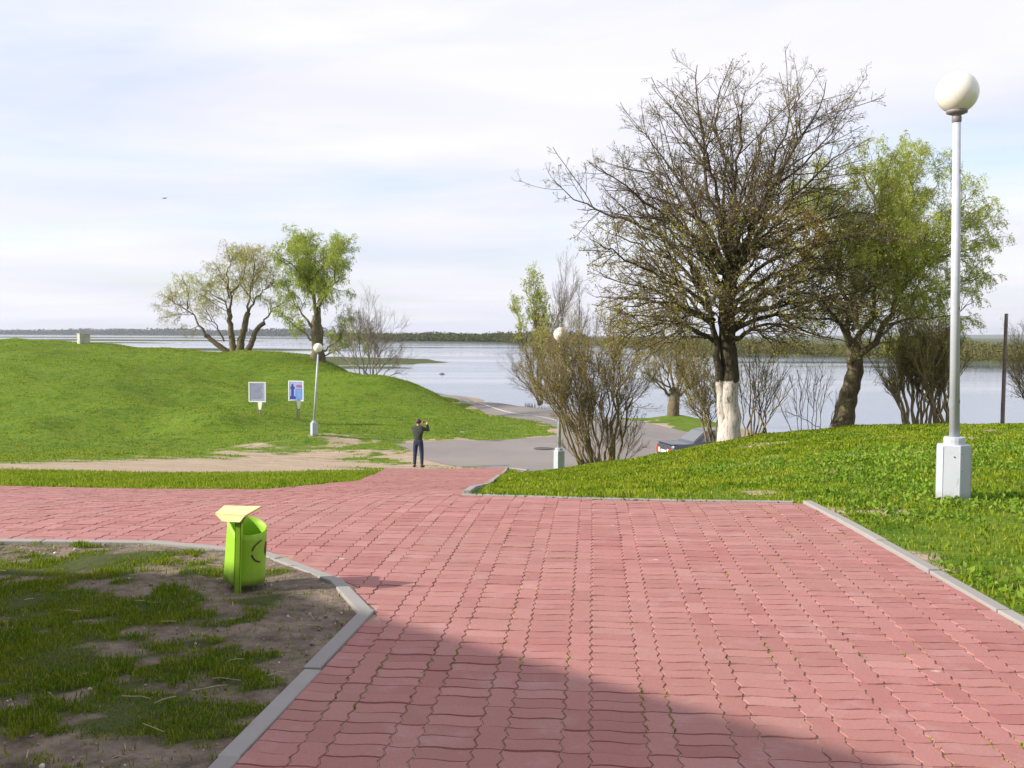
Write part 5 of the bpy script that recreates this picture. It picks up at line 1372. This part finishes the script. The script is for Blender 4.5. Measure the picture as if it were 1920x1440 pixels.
def prism(name, poly, z0, z1, mat, parent, off):
    bm = bmesh.new(); a = [bm.verts.new((x_ - off[0], y_ - off[1], z0)) for x_, y_ in poly]; b_ = [bm.verts.new((x_ - off[0], y_ - off[1], z1)) for x_, y_ in poly]
    bm.faces.new(a); bm.faces.new(b_)
    for k in range(len(a)): bm.faces.new((a[k], a[(k + 1) % len(a)], b_[(k + 1) % len(a)], b_[k]))
    bmesh.ops.recalc_face_normals(bm, faces=bm.faces[:]); return link(name, bm_mesh(name, bm), mat, parent)
gcx = sum(x_ for x_, _ in foot) / len(foot); gcy = sum(y_ for _, y_ in foot) / len(foot)
wallp = [(x_ + (gcx - x_) * 0.03, y_ - 0.3 if y_ > -10 else y_ + 0.3) for x_, y_ in foot]
wl = prism('wall', wallp, -0.3, BH - 0.18, MAT_WALL, hb, foot[2]); prism('roof', foot, BH - 0.18, BH, MAT_ROOF, hb, foot[2])
wa, wb = Vector((*wallp[3], 0)), Vector((*wallp[5], 0)); wd = (wb - wa).normalized(); wn_ = Vector((-wd.y, wd.x, 0)) * 0.06; ang_ = math.atan2(wd.y, wd.x)
for k in range(3):
    c_ = wa.lerp(wb, 0.22 + 0.28 * k) + wn_ * 0.3 - Vector((*foot[2], 0))
    bm = bmesh.new(); hh = 2.1 if k == 1 else 1.3; add_box(bm, c_ + Vector((0, 0, hh / 2 + (0 if k == 1 else 1.0))), (1.0, 0.12, hh), Matrix.Rotation(ang_, 3, 'Z'), 0.01)
    link('door' if k == 1 else 'window', bm_mesh('opening', bm), MAT_DOOR if k == 1 else MAT_GLASS, hb)

# ------------------------------------------------------------------ far banks: woods that read as one mass
def wood(name, label, clumps, mat, seed):
    rg = np.random.default_rng(seed); P_ = []; S2 = []
    for x_, y_, z_, rx, rz_, n, sz in clumps:
        q = rg.normal(0, 1, (n, 3)); q = norm(q) * (rg.random((n, 1)) ** 0.4)
        q = q * np.array([rx, rx, rz_]) + np.array([x_, y_, z_ + rz_ * 0.75]); P_.append(q); S2.append(np.full(n, sz))
    P_ = np.vstack(P_); S2 = np.concatenate(S2)
    n = len(P_); rgd = norm(rg.normal(0, 1, (n, 3))); sd = norm(np.cross(rgd, rg.normal(0, 1, (n, 3))))
    l = (S2 * rg.uniform(0.6, 1.4, n))[:, None]
    V = np.stack([P_ - rgd * l * .5, P_ + sd * l * .35, P_ + rgd * l * .5, P_ - sd * l * .35], 1).reshape(-1, 3)
    o = link(name, np_mesh(name, V, quads=np.arange(4 * n).reshape(-1, 4)), mat)
    return tag(o, label, 'wood', kind='stuff')
rg = np.random.default_rng(77)
WOOD_OLIVE = leafmat('far_wood_olive', [(0.050, 0.060, 0.018), (0.085, 0.105, 0.026), (0.10, 0.115, 0.03), (0.075, 0.07, 0.03)], 0.2)
WOOD_BROWN = leafmat('far_wood_brown', [(0.10, 0.095, 0.035), (0.13, 0.13, 0.040), (0.15, 0.13, 0.055), (0.095, 0.115, 0.03)], 0.2)
WOOD_DARK = leafmat('far_wood_dark', [(0.035, 0.045, 0.022), (0.055, 0.065, 0.028), (0.06, 0.07, 0.035)], 0.2)
def bank(u0, u1, n, h0, h1, nf, deep=1.25, back=1.0, lf=0.2):
    C = []
    for k in range(n):
        u = u0 + (u1 - u0) * (k + rg.random()) / n; Dd = float(shore_dist(u)) * back * (1.03 + (deep - 1.03) * rg.random() ** 2)
        h = rg.uniform(h0, h1) * (1 + 0.5 * (fbm(np.array(u * 30.0), np.array(2.0), 2, 5) - 0.5)); x_ = u * Dd
        C.append((x_, Dd, float(ground_z(np.array([x_]), np.array([Dd]))[0]) - 0.3, h * rg.uniform(0.8, 2.8), h * 0.5, nf, h * lf))
    return C
wood('riverside_wood', 'green brush along the far bank in the middle', bank(-0.155, 0.06, 360, 5.0, 9.0, 130, 1.4) + bank(-0.19, -0.15, 60, 5.0, 8.0, 120, 1.02), WOOD_OLIVE, 1)
wood('riverside_wood', 'brown and olive willow thicket along the right bank', bank(0.03, 0.62, 620, 2.6, 5.4, 200, 1.5, lf=0.12), WOOD_BROWN, 2)
wood('distant_wood', 'dark distant wood on the horizon at the left', bank(-0.62, -0.19, 560, 17, 25, 45, 1.3, lf=0.25), WOOD_DARK, 3)

# ------------------------------------------------------------------ grass
t = NT('grass_blades')
r = t.n('ShaderNodeNewGeometry').outputs['Random Per Island']
p = t.pos()
c = t.ramp(r, [(0.0, (0.080, 0.155, 0.007)), (0.35, (0.145, 0.240, 0.010)), (0.65, (0.22, 0.305, 0.016)), (0.86, (0.32, 0.36, 0.035)), (0.97, (0.42, 0.38, 0.12))])
c = t.mix(t.math('MULTIPLY', t.ramp(t.noise(p, 0.8, 5, 0.65), [(0.42, 0.0), (0.62, 1.0)]), 0.6), c, (0.29, 0.32, 0.030))
c = t.mix(t.math('MULTIPLY', t.ramp(t.noise(p, 1.6, 5, 0.65), [(0.36, 1.0), (0.50, 0.0)]), 0.7), c, (0.055, 0.125, 0.006))
d = t.n('ShaderNodeBsdfDiffuse'); tr = t.n('ShaderNodeBsdfTranslucent'); m = t.n('ShaderNodeMixShader'); m.inputs[0].default_value = 0.38
t.l(c, d.inputs['Color']); t.l(c, tr.inputs['Color']); t.l(d.outputs[0], m.inputs[1]); t.l(tr.outputs[0], m.inputs[2]); t.l(m.outputs[0], t.out.inputs['Surface'])
MAT_BLADE = t.m
t = NT('worn_grass_blades')
r = t.n('ShaderNodeNewGeometry').outputs['Random Per Island']; p = t.pos()
c = t.ramp(r, [(0.0, (0.060, 0.120, 0.008)), (0.4, (0.115, 0.195, 0.013)), (0.75, (0.19, 0.26, 0.018)), (0.93, (0.29, 0.30, 0.04)), (1.0, (0.42, 0.36, 0.14))])
c = t.mix(t.math('MULTIPLY', t.ramp(t.noise(p, 2.2, 5, 0.65), [(0.45, 0.0), (0.65, 1.0)]), 0.55), c, (0.27, 0.29, 0.025))
d = t.n('ShaderNodeBsdfDiffuse'); tr = t.n('ShaderNodeBsdfTranslucent'); m = t.n('ShaderNodeMixShader'); m.inputs[0].default_value = 0.38
t.l(c, d.inputs['Color']); t.l(c, tr.inputs['Color']); t.l(d.outputs[0], m.inputs[1]); t.l(tr.outputs[0], m.inputs[2]); t.l(m.outputs[0], t.out.inputs['Surface'])
MAT_WORN = t.m
def blades(name, label, x_, y_, h, w_, seed, three=True, lean=0.55, mat=MAT_BLADE, zoff=0.0):
    rg = np.random.default_rng(seed); n = len(x_)
    P_ = np.stack([x_, y_, ground_z(x_, y_) - 0.006 + zoff], 1)
    a = rg.uniform(0, 2 * np.pi, n); s = np.stack([np.cos(a), np.sin(a), np.zeros(n)], 1) * (w_ * 0.5)[:, None]
    la = rg.uniform(0, 2 * np.pi, n); lm = np.abs(rg.normal(0, lean, n)); ld = np.stack([np.cos(la) * lm, np.sin(la) * lm, np.ones(n)], 1); ld = norm(ld) * h[:, None]
    mid = P_ + ld * np.array([0.35, 0.35, 0.62]); tip = P_ + ld
    if three:
        V = np.stack([P_ - s, P_ + s, mid + s * 0.75, mid - s * 0.75, tip], 1).reshape(-1, 3)
        b0 = np.arange(n) * 5
        me = np_mesh(name, V, tris=np.stack([b0 + 3, b0 + 2, b0 + 4], 1), quads=np.stack([b0, b0 + 1, b0 + 2, b0 + 3], 1))
    else:
        V = np.stack([P_ - s, P_ + s, tip], 1).reshape(-1, 3); me = np_mesh(name, V, tris=np.arange(3 * n).reshape(-1, 3))
    o = link(name, me, mat)
    return tag(o, label, 'grass', kind='stuff')
def scatter(n, x0, x1, y0, y1, rg, ypow=1.0):
    return rg.uniform(x0, x1, n), y0 + (y1 - y0) * rg.random(n) ** ypow
rg = np.random.default_rng(101)
# worn lawn in the left foreground
x_, y_ = scatter(330000, -5.0, -0.8, 3.0, 7.9, rg)
dens = np.clip(1 - bareness(x_, y_) + 0.5 * (fbm(x_ * 13, y_ * 13, 2, 33) - 0.5), 0, 1); edge = poly_dist(x_, y_, PAVING)
k = (~in_poly(x_, y_, PAVING)) & (rg.random(len(x_)) < 0.012 + 0.85 * dens ** 1.4) & (np.abs(x_) < 0.56 * y_ + 0.4) & (edge > 0.09)
x_, y_ = x_[k], y_[k]; hh = 0.027 * rg.uniform(0.5, 1.5, len(x_)) * (0.3 + 1.3 * fbm(x_ * 3.0, y_ * 3.0, 2, 6))
blades('grass', 'patchy worn turf in the shaded left foreground', x_, y_, hh, 0.0045 * rg.uniform(0.7, 1.4, len(x_)), 1, lean=0.8, mat=MAT_WORN)
# lawn on the right
x_, y_ = scatter(330000, -0.6, 16.0, 3.0, 27.0, rg, 1.15)
k = (~in_poly(x_, y_, PAVING)) & (~in_poly(x_, y_, ROAD)) & (np.abs(x_) < 0.57 * y_ + 0.5) & (rg.random(len(x_)) < 1.02 - 0.85 * bareness(x_, y_)) & ((x_ > 2.9) | (y_ > 9.7))
k &= (x_ > -0.35) | (y_ < 10.5)
x_, y_ = x_[k], y_[k]; cl = fbm(x_ * 1.6, y_ * 1.6, 3, 9)
hh = (0.036 + 0.05 * (cl - 0.5)) * rg.uniform(0.5, 1.6, len(x_)); ww = (0.006 + 0.0011 * np.maximum(0, y_ - 5)) * rg.uniform(0.6, 1.8, len(x_))
blades('grass', 'bright green lawn on the right bank round the tall lamp', x_, y_, hh, ww, 2)
# broad-leaved weeds on the right lawn
x_, y_ = scatter(14000, 2.9, 12.0, 5.0, 17.0, rg, 1.2)
k = (~in_poly(x_, y_, PAVING)) & (np.abs(x_) < 0.56 * y_ + 0.3) & (fbm(x_ * 0.9, y_ * 0.9, 3, 14) > 0.46) & ((x_ > 2.95) | (y_ > 10.0))
x_, y_ = x_[k], y_[k]
P_ = np.stack([x_, y_, ground_z(x_, y_) + 0.02], 1); P_ = np.repeat(P_, 4, 0) + rg.normal(0, 0.03, (len(P_) * 4, 3)) * np.array([1, 1, 0.35])
V, Q = leaf_quads(P_, 0.05, rg, 0.55, -0.5)
o = link('weeds', np_mesh('weeds', V, quads=Q), leafmat('weed_leaves', [(0.09, 0.19, 0.015), (0.17, 0.29, 0.03), (0.26, 0.36, 0.06), (0.12, 0.21, 0.02)], 0.35)); tag(o, 'low broad-leaved weeds among the right lawn grass', 'weeds', kind='stuff')
# strip between the paving and the sandy track
x_, y_ = scatter(90000, -16.5, -2.6, 13.8, 30.0, rg, 1.1)
k = (~in_poly(x_, y_, PAVING)) & (rg.random(len(x_)) < 1.0 - 1.6 * bareness(x_, y_)) & (np.abs(x_) < 0.56 * y_ + 0.5)
x_, y_ = x_[k], y_[k]
blades('grass', 'strip of yellow-green grass between red path and sandy track', x_, y_, 0.05 * rg.uniform(0.4, 1.5, len(x_)), 0.022 * rg.uniform(0.7, 1.4, len(x_)), 3, three=False)
# mound
x_, y_ = scatter(230000, -46, 3.5, 30, 84.0, rg, 1.1)
k = (~in_poly(x_, y_, PAVING)) & (~in_poly(x_, y_, ROAD)) & (rg.random(len(x_)) < 1.0 - 1.6 * bareness(x_, y_)) & (x_ > -0.56 * y_ - 1) & (ground_z(x_, y_) > WATER_Z + 0.3)
x_, y_ = x_[k], y_[k]
blades('grass', 'lush green grass covering the mound on the left', x_, y_, 0.055 * rg.uniform(0.4, 1.5, len(x_)), 0.06 * rg.uniform(0.7, 1.4, len(x_)), 4, three=False, lean=1.3)
# tufts in the joints of the paving
x_, y_ = scatter(5200, -1.0, 2.8, 3.6, 9.6, rg)
lx = x_ * EX[0] + y_ * EX[1]; per = 1.5 * PM
f = np.mod(lx, per); nearj = np.where(np.abs(f - PM) < np.minimum(f, per - f), lx - f + PM, np.where(f < per / 2, lx - f, lx - f + per))
ly = x_ * EY[0] + y_ * EY[1]; jx = nearj + AMP * np.sin(4 * np.pi * ly / PM) + rg.normal(0, 0.004, len(x_))
x2 = jx * EX[0] + ly * EY[0]; y2 = jx * EX[1] + ly * EY[1]
k = (fbm(x2 * 1.6, y2 * 1.6, 3, 71) + 0.10 * sstep(0.8, 2.2, x2) > 0.70) & in_poly(x2, y2, PAVING)
x2, y2 = x2[k], y2[k]
blades('grass', 'tiny moss and grass tufts growing in the paving joints', x2, y2, 0.016 * rg.uniform(0.5, 1.6, len(x2)), 0.006 * rg.uniform(0.7, 1.4, len(x2)), 5, lean=1.0)

# reeds standing in the shallows by the road
x_, y_ = scatter(900, 1.0, 8.0, 76, 86, rg)
k = np.abs(ground_z(x_, y_) - WATER_Z) < 0.35; x_, y_ = x_[k], y_[k]
if len(x_): blades('reeds', 'sparse dry reeds in the shallows beside the road', x_, y_, 0.55 * rg.uniform(0.4, 1.3, len(x_)), 0.05 * np.ones(len(x_)), 6, three=False, lean=0.2, mat=BARK_GREY)

# ------------------------------------------------------------------ pebbles and dry stalks on the bare soil
x_, y_ = scatter(5200, -4.6, -0.8, 2.8, 7.7, rg)
k = (bareness(x_, y_) > 0.55) & (~in_poly(x_, y_, PAVING)) & (poly_dist(x_, y_, PAVING) > 0.1); x_, y_ = x_[k][:1500], y_[k][:1500]
n = len(x_); bmv = bmesh.new(); bmesh.ops.create_icosphere(bmv, subdivisions=1, radius=1.0)
iv = np.array([v_.co[:] for v_ in bmv.verts]); itri = np.array([[v_.index for v_ in f_.verts] for f_ in bmv.faces]); bmv.free()
sz = np.minimum(0.0038 * rg.lognormal(0, 0.7, n), 0.020)[:, None, None]
V = iv[None] * sz * rg.uniform(0.6, 1.3, (n, 1, 3)) * rg.uniform(0.8, 1.2, (n, len(iv), 1)) + np.stack([x_, y_, ground_z(x_, y_) - 0.008], 1)[:, None, :]
T_ = (itri[None] + (np.arange(n) * len(iv))[:, None, None]).reshape(-1, 3)
t = NT('pebbles'); r = t.n('ShaderNodeNewGeometry').outputs['Random Per Island']
t.pbr(t.ramp(r, [(0.0, (0.16, 0.12, 0.095)), (0.6, (0.30, 0.25, 0.20)), (0.93, (0.45, 0.40, 0.34)), (1.0, (0.75, 0.72, 0.66))]), 0.9)
o = link('pebbles', np_mesh('pebbles', V.reshape(-1, 3), tris=T_), t.m); tag(o, 'scattered pebbles and crumbs on the bare soil', 'pebbles', kind='stuff')
n = 60; x_, y_ = scatter(n, -4.0, -0.95, 3.4, 7.6, rg); k = ~in_poly(x_, y_, PAVING); x_, y_ = x_[k], y_[k]; n = len(x_)
a = rg.uniform(0, np.pi, n); L = rg.uniform(0.04, 0.16, n); z_ = ground_z(x_, y_) + 0.008
pts = np.stack([np.stack([x_ + np.cos(a) * L * (f - .5), y_ + np.sin(a) * L * (f - .5), z_ + 0.004 * math.sin(f * 3.1) + rg.normal(0, .003, n)], 1) for f in (0, .33, .66, 1.0)], 1)
V, Q = tubes([(Level(pts, np.full((n, 4), 0.0022)), 4)])
o = link('dry_stalks', np_mesh('dry_stalks', V, quads=Q), simple('straw', (0.42, 0.35, 0.22), 0.9, 0.3, 8)); tag(o, 'dry straw stalks lying on the worn soil', 'straw', kind='stuff')

# ------------------------------------------------------------------ thin haze over the valley
bm = bmesh.new(); add_box(bm, (0, 3000, 47), (16000, 11000, 110))
t = NT('haze')
vol = t.n('ShaderNodeVolumePrincipled'); vol.inputs['Color'].default_value = (0.80, 0.86, 1.0, 1); vol.inputs['Density'].default_value = 0.00010; vol.inputs['Anisotropy'].default_value = 0.2
t.l(vol.outputs[0], t.out.inputs['Volume'])
hz_ = link('haze', bm_mesh('haze', bm), t.m); tag(hz_, 'thin bluish haze lying over the far river banks', 'haze', kind='stuff')
